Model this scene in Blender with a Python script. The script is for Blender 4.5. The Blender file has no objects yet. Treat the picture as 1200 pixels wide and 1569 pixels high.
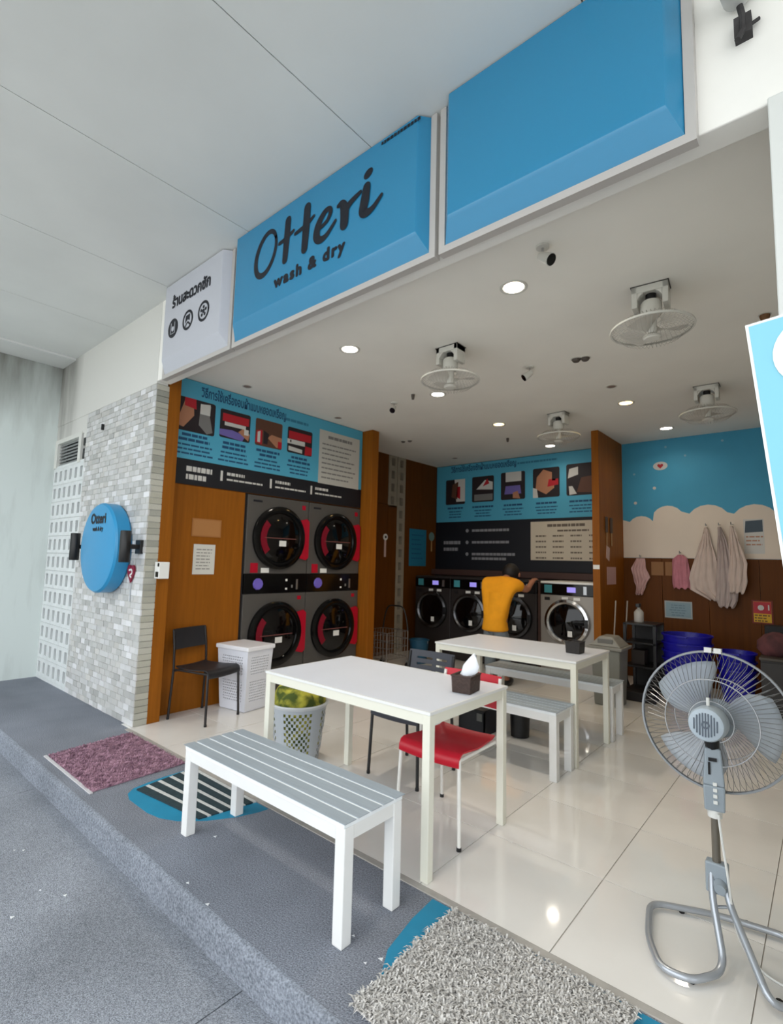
import bpy, bmesh, math, random
from mathutils import Vector, Matrix
random.seed(7)
SC = bpy.context.scene
COL = SC.collection

# ------------------------------------------------------------------ camera
W, H, F = 1200.0, 1569.0, 782.82
CX, CY = 600.0, 784.5
RM = Matrix(((0.7614341267173472, 0.04499242093810217, 0.646679018314588),
             (0.6477772359854551, -0.0905917504358315, -0.7564243434025746),
             (0.02455042177304749, 0.9948712564000936, -0.09812471645648116)))
CAM = Vector((0.0, 0.0, 1.42))
cd = bpy.data.cameras.new('camera'); cam = bpy.data.objects.new('camera', cd); COL.objects.link(cam)
cd.sensor_fit = 'HORIZONTAL'; cd.sensor_width = 36.0; cd.lens = 36.0 * F / W
cd.clip_start = 0.05; cd.clip_end = 200
cam.matrix_world = Matrix.Translation(CAM) @ RM.to_4x4()
SC.camera = cam

# ------------------------------------------------------------------ sky, exposure
wd = bpy.data.worlds.new('overcast_sky'); SC.world = wd; wd.use_nodes = True
bg = wd.node_tree.nodes['Background']
bg.inputs[0].default_value = (0.93, 0.97, 1.0, 1); bg.inputs[1].default_value = 1.5
SC.view_settings.view_transform = 'Standard'; SC.view_settings.look = 'None'
SC.view_settings.exposure = 0.86; SC.view_settings.gamma = 1.0
SC.view_settings.use_curve_mapping = False

# ------------------------------------------------------------------ pixel helpers
def ray(p): return RM @ Vector((p[0] - CX, CY - p[1], -F))
def at_x(p, x): d = ray(p); return CAM + d * ((x - CAM.x) / d.x)
def at_y(p, y): d = ray(p); return CAM + d * ((y - CAM.y) / d.y)
def at_z(p, z): d = ray(p); return CAM + d * ((z - CAM.z) / d.z)

# ------------------------------------------------------------------ materials
def lin(c):
    out = []
    for v in c:
        v = v / 255.0
        out.append(v / 12.92 if v <= 0.04045 else ((v + 0.055) / 1.055) ** 2.4)
    return out
MATS = {}
def mat(name, rgb, rough=0.5, metal=0.0, var=0.0, scale=8.0, bump=0.0, bscale=None, spec=0.5, rgb2=None,
        stretch=(1, 1, 1), emit=None, estr=0.0, alpha=None, trans=0.0, coat=0.0, detail=5.0, contrast=(0.3, 0.7), coords='Object', ior=1.45):
    if name in MATS: return MATS[name]
    m = bpy.data.materials.new(name); m.use_nodes = True
    nt = m.node_tree; n = nt.nodes; b = n['Principled BSDF']
    c = lin(rgb)
    b.inputs['Base Color'].default_value = (*c, 1); b.inputs['Roughness'].default_value = rough
    b.inputs['Metallic'].default_value = metal; b.inputs['Specular IOR Level'].default_value = spec
    b.inputs['Transmission Weight'].default_value = trans; b.inputs['Coat Weight'].default_value = coat
    b.inputs['IOR'].default_value = ior
    if alpha is not None: b.inputs['Alpha'].default_value = alpha
    if emit:
        b.inputs['Emission Color'].default_value = (*lin(emit), 1); b.inputs['Emission Strength'].default_value = estr
    if var > 0 or bump > 0 or rgb2:
        tc = n.new('ShaderNodeTexCoord'); mp = n.new('ShaderNodeMapping'); mp.inputs['Scale'].default_value = stretch
        nt.links.new(tc.outputs[coords], mp.inputs[0])
        nz = n.new('ShaderNodeTexNoise'); nz.inputs['Scale'].default_value = scale; nz.inputs['Detail'].default_value = detail
        nt.links.new(mp.outputs[0], nz.inputs['Vector'])
        if var > 0 or rgb2:
            rp = n.new('ShaderNodeValToRGB'); rp.color_ramp.elements[0].position = contrast[0]; rp.color_ramp.elements[1].position = contrast[1]
            if rgb2: c2 = lin(rgb2); c1 = c
            else: c1 = [v * (1 - var) for v in c]; c2 = [min(1, v * (1 + var)) for v in c]
            rp.color_ramp.elements[0].color = (*c1, 1); rp.color_ramp.elements[1].color = (*c2, 1)
            nt.links.new(nz.outputs['Fac'], rp.inputs[0]); nt.links.new(rp.outputs[0], b.inputs['Base Color'])
        if bump > 0:
            src = nz
            if bscale:
                src = n.new('ShaderNodeTexNoise'); src.inputs['Scale'].default_value = bscale; src.inputs['Detail'].default_value = 4
                nt.links.new(mp.outputs[0], src.inputs['Vector'])
            bp = n.new('ShaderNodeBump'); bp.inputs['Strength'].default_value = bump; bp.inputs['Distance'].default_value = 0.01
            nt.links.new(src.outputs['Fac'], bp.inputs['Height']); nt.links.new(bp.outputs[0], b.inputs['Normal'])
    MATS[name] = m
    return m

def random_tint(name, colours, rough=0.6, bump=0.2, spec=0.4):
    """each object / loose piece takes a tone of its own from the ramp"""
    m = bpy.data.materials.new(name); m.use_nodes = True
    nt = m.node_tree; n = nt.nodes; b = n['Principled BSDF']
    oi = n.new('ShaderNodeObjectInfo'); ge = n.new('ShaderNodeNewGeometry')
    ad = n.new('ShaderNodeMath'); ad.operation = 'ADD'; fr = n.new('ShaderNodeMath'); fr.operation = 'FRACT'
    nt.links.new(oi.outputs['Random'], ad.inputs[0]); nt.links.new(ge.outputs['Random Per Island'], ad.inputs[1]); nt.links.new(ad.outputs[0], fr.inputs[0])
    rp = n.new('ShaderNodeValToRGB'); cr = rp.color_ramp; cr.interpolation = 'LINEAR'
    while len(cr.elements) < len(colours): cr.elements.new(0.5)
    for i, cc in enumerate(colours):
        cr.elements[i].position = i / (len(colours) - 1); cr.elements[i].color = (*lin(cc), 1)
    nt.links.new(fr.outputs[0], rp.inputs[0]); nt.links.new(rp.outputs[0], b.inputs['Base Color'])
    b.inputs['Roughness'].default_value = rough; b.inputs['Specular IOR Level'].default_value = spec
    if bump:
        tc = n.new('ShaderNodeTexCoord'); nz = n.new('ShaderNodeTexNoise'); nz.inputs['Scale'].default_value = 60
        nt.links.new(tc.outputs['Object'], nz.inputs['Vector'])
        bp = n.new('ShaderNodeBump'); bp.inputs['Strength'].default_value = bump; bp.inputs['Distance'].default_value = 0.004
        nt.links.new(nz.outputs['Fac'], bp.inputs['Height']); nt.links.new(bp.outputs[0], b.inputs['Normal'])
    MATS[name] = m
    return m

white_paint = mat('white_paint', (214, 214, 208), 0.7, var=0.04, scale=2)
soffit_m = mat('soffit_paint', (218, 219, 216), 0.8, var=0.05, scale=1.2)
ceil_m = mat('ceiling_paint', (244, 241, 233), 0.8, var=0.03, scale=1.5)
beam_m = mat('beam_paint', (240, 238, 232), 0.7, var=0.04, scale=3)
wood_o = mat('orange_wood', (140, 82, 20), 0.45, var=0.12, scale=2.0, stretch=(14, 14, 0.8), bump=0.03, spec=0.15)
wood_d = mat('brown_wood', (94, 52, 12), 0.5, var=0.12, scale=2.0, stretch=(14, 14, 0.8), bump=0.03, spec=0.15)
tile_m = mat('floor_tile', (228, 225, 220), 0.07, var=0.05, scale=1.6, spec=0.55, coat=0.3, contrast=(0.35, 0.65))
grout_m = mat('grout', (168, 162, 154), 0.9)
def aggregate(name, dark, light, sc=55.0):
    m = mat(name, dark, 0.9, rgb2=light, scale=sc, bump=0.5, bscale=200, detail=8, contrast=(0.28, 0.72))
    nt = m.node_tree; n = nt.nodes; b = n['Principled BSDF']
    rp = [x for x in n if x.type == 'VALTORGB'][0]
    tc = [x for x in n if x.type == 'TEX_COORD'][0]
    big = n.new('ShaderNodeTexNoise'); big.inputs['Scale'].default_value = 1.7; big.inputs['Detail'].default_value = 6
    nt.links.new(tc.outputs['Object'], big.inputs['Vector'])
    mr = n.new('ShaderNodeMapRange'); mr.inputs['From Min'].default_value = 0.3; mr.inputs['From Max'].default_value = 0.7
    mr.inputs['To Min'].default_value = 0.8; mr.inputs['To Max'].default_value = 1.18
    nt.links.new(big.outputs['Fac'], mr.inputs['Value'])
    mx = n.new('ShaderNodeMix'); mx.data_type = 'RGBA'; mx.blend_type = 'MULTIPLY'; mx.inputs['Factor'].default_value = 1
    nt.links.new(rp.outputs[0], mx.inputs['A']); nt.links.new(mr.outputs[0], mx.inputs['B']); nt.links.new(mx.outputs['Result'], b.inputs['Base Color'])
    return m
walk_m = aggregate('walkway_aggregate', (82, 86, 95), (156, 161, 172), 170)
low_m = aggregate('pavement_aggregate', (92, 96, 103), (160, 165, 174), 190)
kerb_m = aggregate('kerb_concrete', (88, 93, 102), (154, 160, 170), 120)
steel = mat('steel', (170, 172, 174), 0.3, metal=0.9)
chrome = mat('chrome', (205, 206, 208), 0.12, metal=1.0)
black_pl = mat('black_plastic', (22, 22, 24), 0.4)
black_gl = mat('black_gloss', (9, 9, 10), 0.12, spec=0.35)
white_pl = mat('white_plastic', (226, 226, 222), 0.4)
white_lac = mat('white_lacquer', (228, 228, 226), 0.35, var=0.03, scale=4)
cream_met = mat('cream_metal', (224, 222, 208), 0.4)
table_top_m = mat('table_top', (222, 225, 233), 0.38, var=0.02, scale=3)
blue_sign = mat('blue_acrylic', (44, 130, 172), 0.22, spec=0.5, coat=0.2)
white_sign = mat('white_acrylic', (188, 190, 198), 0.3)
frame_al = mat('sign_frame', (190, 186, 182), 0.45, metal=0.2)
ink_black = mat('black_ink', (14, 17, 28), 0.5)
ink_navy = mat('navy_print', (8, 11, 22), 0.55)
print_blue = mat('blue_print', (78, 166, 196), 0.55)
print_blue_dk = mat('dark_blue_ink', (24, 72, 110), 0.6)
print_white = mat('white_print', (205, 203, 198), 0.6)
print_grey = mat('grey_print', (120, 118, 116), 0.6)
print_red = mat('red_print', (178, 26, 40), 0.5)
print_skin = mat('tan_print', (176, 122, 92), 0.6)
print_dark = mat('dark_print', (36, 26, 30), 0.6)
print_brown = mat('brown_print', (92, 58, 42), 0.6)
print_violet = mat('violet_print', (112, 100, 170), 0.6)
print_yellow = mat('yellow_print', (214, 170, 40), 0.6)
red_pl = mat('red_plastic', (190, 22, 42), 0.35)
grey_pl = mat('grey_plastic', (168, 174, 180), 0.45)
blue_tub = mat('blue_plastic', (22, 18, 150), 0.4)
teal_m = mat('teal_vinyl', (30, 132, 168), 0.6, var=0.06, scale=10)

# ------------------------------------------------------------------ mesh builder
TF = {}
# Interior walls and ceiling were first taped with the left panel at x = -4.47; the floor line puts that panel
# at x = -4.62, so lengths taped off walls and ceiling are 3.4 % longer. SURVEY is on while such things are built.
SURVEY = False
KS = 1.0336
def sv(v): return Vector((v[0] * KS, v[1] * KS, v[2] * KS - 0.0477)) if SURVEY else Vector(v)
class MB:
    def __init__(s): s.v = []; s.f = []
    def add(s, vs, fs, M=None):
        o = len(s.v)
        s.v += [(M @ Vector(v)) if M else Vector(v) for v in vs]
        s.f += [[i + o for i in f] for f in fs]; return s
    def box(s, x0, x1, y0, y1, z0, z1, M=None):
        return s.add([(x0, y0, z0), (x1, y0, z0), (x1, y1, z0), (x0, y1, z0), (x0, y0, z1), (x1, y0, z1), (x1, y1, z1), (x0, y1, z1)],
                     [(3, 2, 1, 0), (4, 5, 6, 7), (0, 1, 5, 4), (1, 2, 6, 5), (2, 3, 7, 6), (3, 0, 4, 7)], M)
    def frustum(s, a, b, z0, z1, M=None):
        (x0, x1, y0, y1), (X0, X1, Y0, Y1) = a, b
        return s.add([(x0, y0, z0), (x1, y0, z0), (x1, y1, z0), (x0, y1, z0), (X0, Y0, z1), (X1, Y0, z1), (X1, Y1, z1), (X0, Y1, z1)],
                     [(3, 2, 1, 0), (4, 5, 6, 7), (0, 1, 5, 4), (1, 2, 6, 5), (2, 3, 7, 6), (3, 0, 4, 7)], M)
    def prism(s, poly, fn, d0, d1):
        """poly of (u,v); fn(u,v,d) gives the 3-D point"""
        n = len(poly)
        vs = [fn(u, v, d0) for u, v in poly] + [fn(u, v, d1) for u, v in poly]
        return s.add(vs, [list(range(n))[::-1], list(range(n, 2 * n))] + [(i, (i + 1) % n, n + (i + 1) % n, n + i) for i in range(n)])
    def lathe(s, prof, n=24, M=None, cap=False):
        vs = []; fs = []; k = len(prof)
        for i in range(n):
            a = 2 * math.pi * i / n
            vs += [(r * math.cos(a), r * math.sin(a), z) for r, z in prof]
        for i in range(n):
            j = (i + 1) % n
            for q in range(k - 1): fs.append((i * k + q, j * k + q, j * k + q + 1, i * k + q + 1))
        if cap:
            fs.append([i * k for i in range(n)][::-1]); fs.append([i * k + k - 1 for i in range(n)])
        return s.add(vs, fs, M)
    def cyl(s, p0, p1, r0, r1=None, n=12):
        r1 = r0 if r1 is None else r1
        p0 = Vector(p0); p1 = Vector(p1); d = p1 - p0
        M = Matrix.Translation(p0) @ d.to_track_quat('Z', 'Y').to_matrix().to_4x4()
        return s.lathe([(r0, 0), (r1, d.length)], n, M, True)
    def tube(s, pts, r, n=8, closed=False):
        pts = [Vector(p) for p in pts]; m = len(pts); vs = []; fs = []
        rad = r if isinstance(r, (list, tuple)) else [r] * m
        up = Vector((0, 0, 1)); prev = None
        for i, p in enumerate(pts):
            if closed: t = (pts[(i + 1) % m] - pts[i - 1])
            else: t = (pts[min(i + 1, m - 1)] - pts[max(i - 1, 0)])
            t.normalize()
            if prev is None:
                a = up if abs(t.z) < 0.9 else Vector((1, 0, 0)); x = t.cross(a).normalized()
            else: x = (prev - t * prev.dot(t)).normalized()
            prev = x; y = t.cross(x)
            vs += [p + (x * math.cos(2 * math.pi * k / n) + y * math.sin(2 * math.pi * k / n)) * rad[i] for k in range(n)]
        for i in range(m if closed else m - 1):
            j = (i + 1) % m
            for k in range(n): fs.append((i * n + k, i * n + (k + 1) % n, j * n + (k + 1) % n, j * n + k))
        if not closed: fs.append(list(range(n))[::-1]); fs.append([(m - 1) * n + k for k in range(n)])
        return s.add(vs, fs)
    def ball(s, c, r, n=12, k=8, sq=(1, 1, 1)):
        prof = [(max(1e-4, math.sin(math.pi * i / k)), -math.cos(math.pi * i / k)) for i in range(k + 1)]
        M = Matrix.Translation(Vector(c)) @ Matrix.Diagonal((r * sq[0], r * sq[1], r * sq[2], 1))
        return s.lathe(prof, n, M)
    def mesh(s, me):
        return s.add([v.co.copy() for v in me.vertices], [list(p.vertices) for p in me.polygons])
    def build(s, name, m, parent=None, smooth=None, bevel=0.0, world=True, kind=None):
        T = TF[parent.name] if parent else Matrix.Identity(4)
        if parent and world:
            inv = T.inverted(); vs = [inv @ sv(v) for v in s.v]
        elif world: vs = [sv(v) for v in s.v]
        else: vs = s.v
        me = bpy.data.meshes.new(name); me.from_pydata([tuple(v) for v in vs], [], s.f); me.validate()
        bm = bmesh.new(); bm.from_mesh(me); bmesh.ops.recalc_face_normals(bm, faces=bm.faces); bm.to_mesh(me); bm.free()
        me.materials.append(m)
        if smooth is not None:
            for p in me.polygons: p.use_smooth = True
            me.set_sharp_from_angle(angle=math.radians(smooth))
        o = bpy.data.objects.new(name, me); COL.objects.link(o)
        if parent: o.parent = parent
        TF[o.name] = T
        if bevel > 0:
            md = o.modifiers.new('bevel', 'BEVEL'); md.width = bevel; md.segments = 2; md.limit_method = 'ANGLE'
        if kind: o['kind'] = kind
        return o

def ringbox(mb, x0, x1, y0, y1, t, z0, z1):
    mb.box(x0, x1, y0, y0 + t, z0, z1); mb.box(x0, x1, y1 - t, y1, z0, z1)
    mb.box(x0, x0 + t, y0 + t, y1 - t, z0, z1); mb.box(x1 - t, x1, y0 + t, y1 - t, z0, z1); return mb
def tag(o, label, cat, group=None):
    o['label'] = label; o['category'] = cat
    if group: o['group'] = group
    return o
def thing(name, label, cat, loc=(0, 0, 0), rz=0.0, group=None):
    o = bpy.data.objects.new(name, None); COL.objects.link(o)
    o.empty_display_size = 0.05; loc = sv(loc)
    o.location = loc; o.rotation_euler = (0, 0, rz); TF[o.name] = Matrix.Translation(Vector(loc)) @ Matrix.Rotation(rz, 4, 'Z')
    return tag(o, label, cat, group)
def struct(name, loc=None):
    o = bpy.data.objects.new(name, None); COL.objects.link(o); o['kind'] = 'structure'
    loc = sv(loc or (0, 0, 0)); o.location = loc; TF[o.name] = Matrix.Translation(Vector(loc)); return o
def st(o): o['kind'] = 'structure'; return o
def copy_tree(o, parent=None, label=None):
    c = o.copy(); COL.objects.link(c); c.parent = parent
    TF[c.name] = TF[o.name]
    for ch in o.children: copy_tree(ch, c)
    if label: c['label'] = label
    return c
def piece(me, name, parent, loc, rot=None, scale=None):
    """one more object on shared mesh data (bricks, tiles, blocks)"""
    o = bpy.data.objects.new(name, me); COL.objects.link(o); o.parent = parent
    o.location = sv(loc) - TF[parent.name].translation
    if SURVEY: scale = tuple(KS * q for q in (scale or (1, 1, 1)))
    if rot: o.rotation_euler = rot
    if scale: o.scale = scale
    TF[o.name] = TF[parent.name]
    return o
def meshdata(mb, name, m, smooth=None):
    o = mb.build(name, m, smooth=smooth, world=False); me = o.data; bpy.data.objects.remove(o); return me

def text_polys(body, size, align='LEFT', bold=0.0, spacing=1.0):
    cu = bpy.data.curves.new('t', 'FONT'); cu.body = body; cu.size = size; cu.align_x = align
    cu.offset = bold; cu.space_character = spacing; cu.resolution_u = 3
    o = bpy.data.objects.new('t', cu); COL.objects.link(o)
    dg = bpy.context.evaluated_depsgraph_get(); me = bpy.data.meshes.new_from_object(o.evaluated_get(dg))
    vs = [v.co.copy() for v in me.vertices]; fs = [list(p.vertices) for p in me.polygons]
    bpy.data.objects.remove(o); bpy.data.curves.remove(cu); bpy.data.meshes.remove(me)
    return vs, fs
def put_text(mb, body, size, fn, bold=0.0, width=None, spacing=1.0, align='LEFT'):
    vs, fs = text_polys(body, size, 'LEFT', bold, spacing)
    if not vs: return mb
    x0 = min(v.x for v in vs); x1 = max(v.x for v in vs)
    k = (width / (x1 - x0)) if width else 1.0
    off = (x1 - x0) * k / 2 if align == 'CENTER' else 0
    return mb.add([fn((v.x - x0) * k - off, v.y, 0) for v in vs], fs)
def heavy_text(mb, body, size, fn, r, width=None, spacing=1.0, align='LEFT', bold=0.0):
    """print of real stroke weight: the outline laid down several times a pen-width apart"""
    for k in range(9):
        a = 2 * math.pi * k / 8; q = 0 if k == 8 else r
        put_text(mb, body, size, lambda u, v, d: fn(u + q * math.cos(a), v + q * math.sin(a), d + .00012 * k), bold, width, spacing, align)
    return mb
def stroke(mb, pts, wid, fn, sub=6):
    """flat brush stroke through (u,v) points, Catmull-Rom, width per point"""
    P = [Vector(p) for p in pts]; Wd = wid if isinstance(wid, (list, tuple)) else [wid] * len(P)
    Q = []; WQ = []
    for i in range(len(P) - 1):
        p0 = P[max(i - 1, 0)]; p1 = P[i]; p2 = P[i + 1]; p3 = P[min(i + 2, len(P) - 1)]
        for k in range(sub):
            t = k / sub
            Q.append(0.5 * ((2 * p1) + (p2 - p0) * t + (2 * p0 - 5 * p1 + 4 * p2 - p3) * t * t + (3 * p1 - p0 - 3 * p2 + p3) * t ** 3))
            WQ.append(Wd[i] * (1 - t) + Wd[i + 1] * t)
    Q.append(P[-1]); WQ.append(Wd[-1])
    vs = []; fs = []
    for i, q in enumerate(Q):
        t = (Q[min(i + 1, len(Q) - 1)] - Q[max(i - 1, 0)]).normalized(); nrm = Vector((-t.y, t.x))
        a = q + nrm * WQ[i] / 2; b = q - nrm * WQ[i] / 2
        vs += [fn(a.x, a.y, 0), fn(b.x, b.y, 0)]
        if i: fs.append((2 * i - 2, 2 * i - 1, 2 * i + 1, 2 * i))
    mb.add(vs, fs)
    for q, w in ((Q[0], WQ[0]), (Q[-1], WQ[-1])):
        vs = [fn(q.x + math.cos(a) * w / 2, q.y + math.sin(a) * w / 2, 0.0002) for a in [k * math.pi / 5 for k in range(10)]]
        mb.add(vs, [list(range(10))])
    return mb
def rrect(x0, x1, y0, y1, r, n=5):
    out = []
    for cx, cy, a0 in ((x1 - r, y1 - r, 0), (x0 + r, y1 - r, 90), (x0 + r, y0 + r, 180), (x1 - r, y0 + r, 270)):
        for k in range(n + 1):
            a = math.radians(a0 + 90 * k / n); out.append((cx + r * math.cos(a), cy + r * math.sin(a)))
    return out
def circ(cx, cy, r, n=24): return [(cx + r * math.cos(2 * math.pi * k / n), cy + r * math.sin(2 * math.pi * k / n)) for k in range(n)]

# =================================================================== THE SETTING
XL, XR, YF, YB, ZC = -4.47, 0.10, 1.95, 7.15, 3.08
XREC = -5.10
ZS = 3.71
# ---- floor of the shop: grout bed with 60 cm tiles
fl = struct('floor', (0, 0, 0))
XFL, YFB = -5.28, 7.40
MB().box(XFL, XR, YF + 0.004, YFB, -0.10, -0.004).build('grout_bed', grout_m, fl)
tb = MB(); g = 0.0015
tb.frustum((-0.3 + g, 0.3 - g, -0.3 + g, 0.3 - g), (-0.3 + g + .001, 0.3 - g - .001, -0.3 + g + .001, 0.3 - g - .001), -0.012, 0.0)
tme = meshdata(tb, 'tile', tile_m)
for i in range(10):
    for j in range(10):
        x0 = -0.25 - 0.6 * i; y0 = 1.95 + 0.6 * j
        xa, xb, ya, yb = max(x0, XFL), min(x0 + 0.6, XR), y0, min(y0 + 0.6, YFB)
        if xb - xa < 0.05 or yb - ya < 0.05: continue
        if y0 < 4.7: xa = max(xa, -4.63)
        if xb - xa < 0.05: continue
        piece(tme, 'tile', fl, ((xa + xb) / 2, (ya + yb) / 2, 0), scale=((xb - xa) / 0.6, (yb - ya) / 0.6, 1))
st(MB().box(-4.47, XR, 1.915, 1.953, -0.06, 0.003).build('trim_1', mat('threshold_strip', (168, 164, 158), 0.5, var=0.1, scale=20), bevel=0.004))
# ---- walkway outside, step, lower pavement
wk = struct('walkway')
MB().box(-7.3, 6.0, 1.24, 1.914, -0.3, 0.0).build('slab', walk_m, wk)
MB().box(-7.3, -4.45, 1.9141, 1.995, -0.3, -0.0005).build('slab', walk_m, wk)
MB().box(0.101, 6.0, 1.915, 2.0, -0.3, 0.0).build('slab', walk_m, wk)
prof = [(1.212, -0.30), (1.212, -0.028), (1.217, -0.012), (1.228, -0.002), (1.2395, 0.0005), (1.2395, -0.30)]
st(MB().prism(prof, lambda u, v, d: Vector((d, u, v)), -7.3, 6.0).build('kerb', kerb_m, smooth=40))
lp = struct('lower_pavement', (0, 0, 0))
pale_c = mat('pale_concrete', (212, 210, 204), 0.9, var=0.1, scale=6)  # out-of-view slabs and road, paled to bounce light onto soffit and ceiling
xs = [-7.3, -4.1, -1.69, 0.72, 3.2, 6.0]
for i in range(5):
    for ya, yb in ((-1.8, 1.212), (-5.0, -1.806)):
        MB().box(xs[i] + 0.003, xs[i + 1] - 0.003, ya, yb, -0.30, -0.14).build('paving_slab', low_m if ya > -2 and ya > -1.801 else pale_c, lp)
st(MB().box(-40, 40, -60, -5.0, -0.4, -0.15).build('road', mat('pale_concrete', (212, 210, 204), 0.9, var=0.1, scale=6)))
# ---- facade wall, side wall, soffit
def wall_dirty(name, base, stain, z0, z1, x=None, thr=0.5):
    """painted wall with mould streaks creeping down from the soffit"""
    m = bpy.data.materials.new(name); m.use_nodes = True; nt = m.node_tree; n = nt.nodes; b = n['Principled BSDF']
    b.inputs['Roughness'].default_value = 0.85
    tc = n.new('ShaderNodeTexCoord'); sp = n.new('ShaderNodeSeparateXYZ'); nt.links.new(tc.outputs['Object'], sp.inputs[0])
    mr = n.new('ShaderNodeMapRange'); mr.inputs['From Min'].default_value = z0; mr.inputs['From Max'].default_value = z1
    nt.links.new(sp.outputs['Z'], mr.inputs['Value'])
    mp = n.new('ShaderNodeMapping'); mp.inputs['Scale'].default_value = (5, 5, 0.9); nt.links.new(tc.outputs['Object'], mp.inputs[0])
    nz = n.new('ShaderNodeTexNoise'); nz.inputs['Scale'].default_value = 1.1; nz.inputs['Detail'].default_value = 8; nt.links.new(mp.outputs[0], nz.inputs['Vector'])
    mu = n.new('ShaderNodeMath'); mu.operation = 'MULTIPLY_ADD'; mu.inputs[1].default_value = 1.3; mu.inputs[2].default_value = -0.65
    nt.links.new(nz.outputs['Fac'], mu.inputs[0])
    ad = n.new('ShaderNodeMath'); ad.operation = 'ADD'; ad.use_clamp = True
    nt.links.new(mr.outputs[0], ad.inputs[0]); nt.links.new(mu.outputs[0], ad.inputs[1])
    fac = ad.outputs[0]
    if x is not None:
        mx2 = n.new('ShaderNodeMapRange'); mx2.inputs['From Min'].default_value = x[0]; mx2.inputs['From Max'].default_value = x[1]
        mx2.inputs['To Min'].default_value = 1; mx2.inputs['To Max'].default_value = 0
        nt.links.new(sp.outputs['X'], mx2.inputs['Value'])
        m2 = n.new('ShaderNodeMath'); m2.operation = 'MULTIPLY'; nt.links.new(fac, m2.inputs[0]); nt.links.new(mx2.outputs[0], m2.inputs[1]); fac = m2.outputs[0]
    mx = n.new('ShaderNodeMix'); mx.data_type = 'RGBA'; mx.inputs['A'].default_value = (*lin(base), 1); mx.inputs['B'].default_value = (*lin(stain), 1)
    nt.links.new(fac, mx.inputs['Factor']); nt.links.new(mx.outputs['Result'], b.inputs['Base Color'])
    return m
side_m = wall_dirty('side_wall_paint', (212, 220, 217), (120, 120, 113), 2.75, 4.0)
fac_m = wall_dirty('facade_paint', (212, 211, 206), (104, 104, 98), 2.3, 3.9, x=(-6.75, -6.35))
st(MB().box(-7.25, -7.07, -4.0, 2.6, -0.14, ZS + 0.2).build('wall_side', side_m))
wf = struct('wall_facade', (0, 0, 0))
MB().box(-7.25, -4.47, 1.98, 2.08, 2.955, ZS + 0.2).build('wall_panel', fac_m, wf)           # above tiles
MB().box(-4.47, 6.0, 1.98, 2.10, 2.972, ZS + 0.2).build('beam', beam_m, wf, bevel=0.006)
MB().box(-6.10, -4.48, 1.985, 2.10, -0.1, 2.955).build('pillar_core', mat('mortar', (196, 196, 192), 0.9), wf)
MB().box(-6.18, -6.09, 1.985, 2.08, 2.70, 2.955).build('wall_panel', fac_m, wf)
MB().box(-7.25, -6.18, 1.985, 2.08, 2.76, 2.955).build('wall_panel', fac_m, wf)
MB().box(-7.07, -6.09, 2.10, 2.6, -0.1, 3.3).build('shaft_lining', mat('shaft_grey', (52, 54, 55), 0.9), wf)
MB().box(-0.085, 0.26, 1.96, 2.14, -0.05, 2.98).build('post', mat('post_paint', (214, 216, 212), 0.6), wf, bevel=0.004)
MB().box(0.26, 6.0, 2.0, 2.12, -0.05, 2.98).build('neighbour_panel', white_paint, wf)
# mosaic bricks on the pillar
brick_m = random_tint('mosaic_brick', [(168, 168, 166), (190, 190, 188), (202, 202, 202), (186, 184, 180), (224, 224, 226), (176, 176, 174), (206, 204, 200)], 0.45, 0.3)
bw, bh = 0.108, 0.0537
bb = MB(); bb.frustum((-bw / 2 + .0015, bw / 2 - .0015, -bh / 2 + .0015, bh / 2 - .0015), (-bw / 2 + .003, bw / 2 - .003, -bh / 2 + .003, bh / 2 - .003), 0, 0.012)
R_front = Matrix.Rotation(math.radians(90), 4, 'X')
bb.v = [R_front @ v for v in bb.v]
bme = meshdata(bb, 'brick', brick_m)
spots = []
for r in range(55):
    off = (bw / 2) * (r % 2)
    for c in range(16):
        xa = -4.47 - bw * c - (0 if not off else -off); xc = xa - bw / 2; zc = (r + 0.5) * bh
        xa2, xb2 = max(xc - bw / 2, -6.09), min(xc + bw / 2, -4.47)
        if xb2 - xa2 < 0.02: continue
        spots.append(((xa2 + xb2) / 2, zc, (xb2 - xa2) / bw))
spots.sort(key=lambda s: (s[0] + 4.47) ** 2 + (s[1] - 1.42) ** 2 * 0.35)
wp = struct('wall_pillar', (-4.47, 1.98, 0))
for (xc, zc, sx) in spots[:290]:
    piece(bme, 'brick', wp, (xc, 1.992 + random.uniform(-0.004, 0.002), zc), scale=(sx, 1, 1))
rest = MB()
def put_brick(mb, M):
    mb.add([v for v in bb.v], bb.f, M)
for (xc, zc, sx) in spots[290:]:
    put_brick(rest, Matrix.Translation((xc, 1.992 + random.uniform(-0.004, 0.002), zc)) @ Matrix.Diagonal((sx, 1, 1, 1)))
rest.build('brick_field', brick_m, wp, kind='stuff')
ret = MB()
for r in range(55):
    zc = (r + 0.5) * bh
    put_brick(ret, Matrix.Translation((-4.482 + random.uniform(-.002, .002), 2.040, zc)) @ Matrix.Rotation(math.radians(90), 4, 'Z') @ Matrix.Diagonal((1.08, 1, 1, 1)))
ret.build('corner_bricks', random_tint('corner_brick', [(150, 150, 140), (172, 170, 156), (186, 184, 172), (160, 160, 150)], 0.5, 0.3), wp, kind='stuff')
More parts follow.
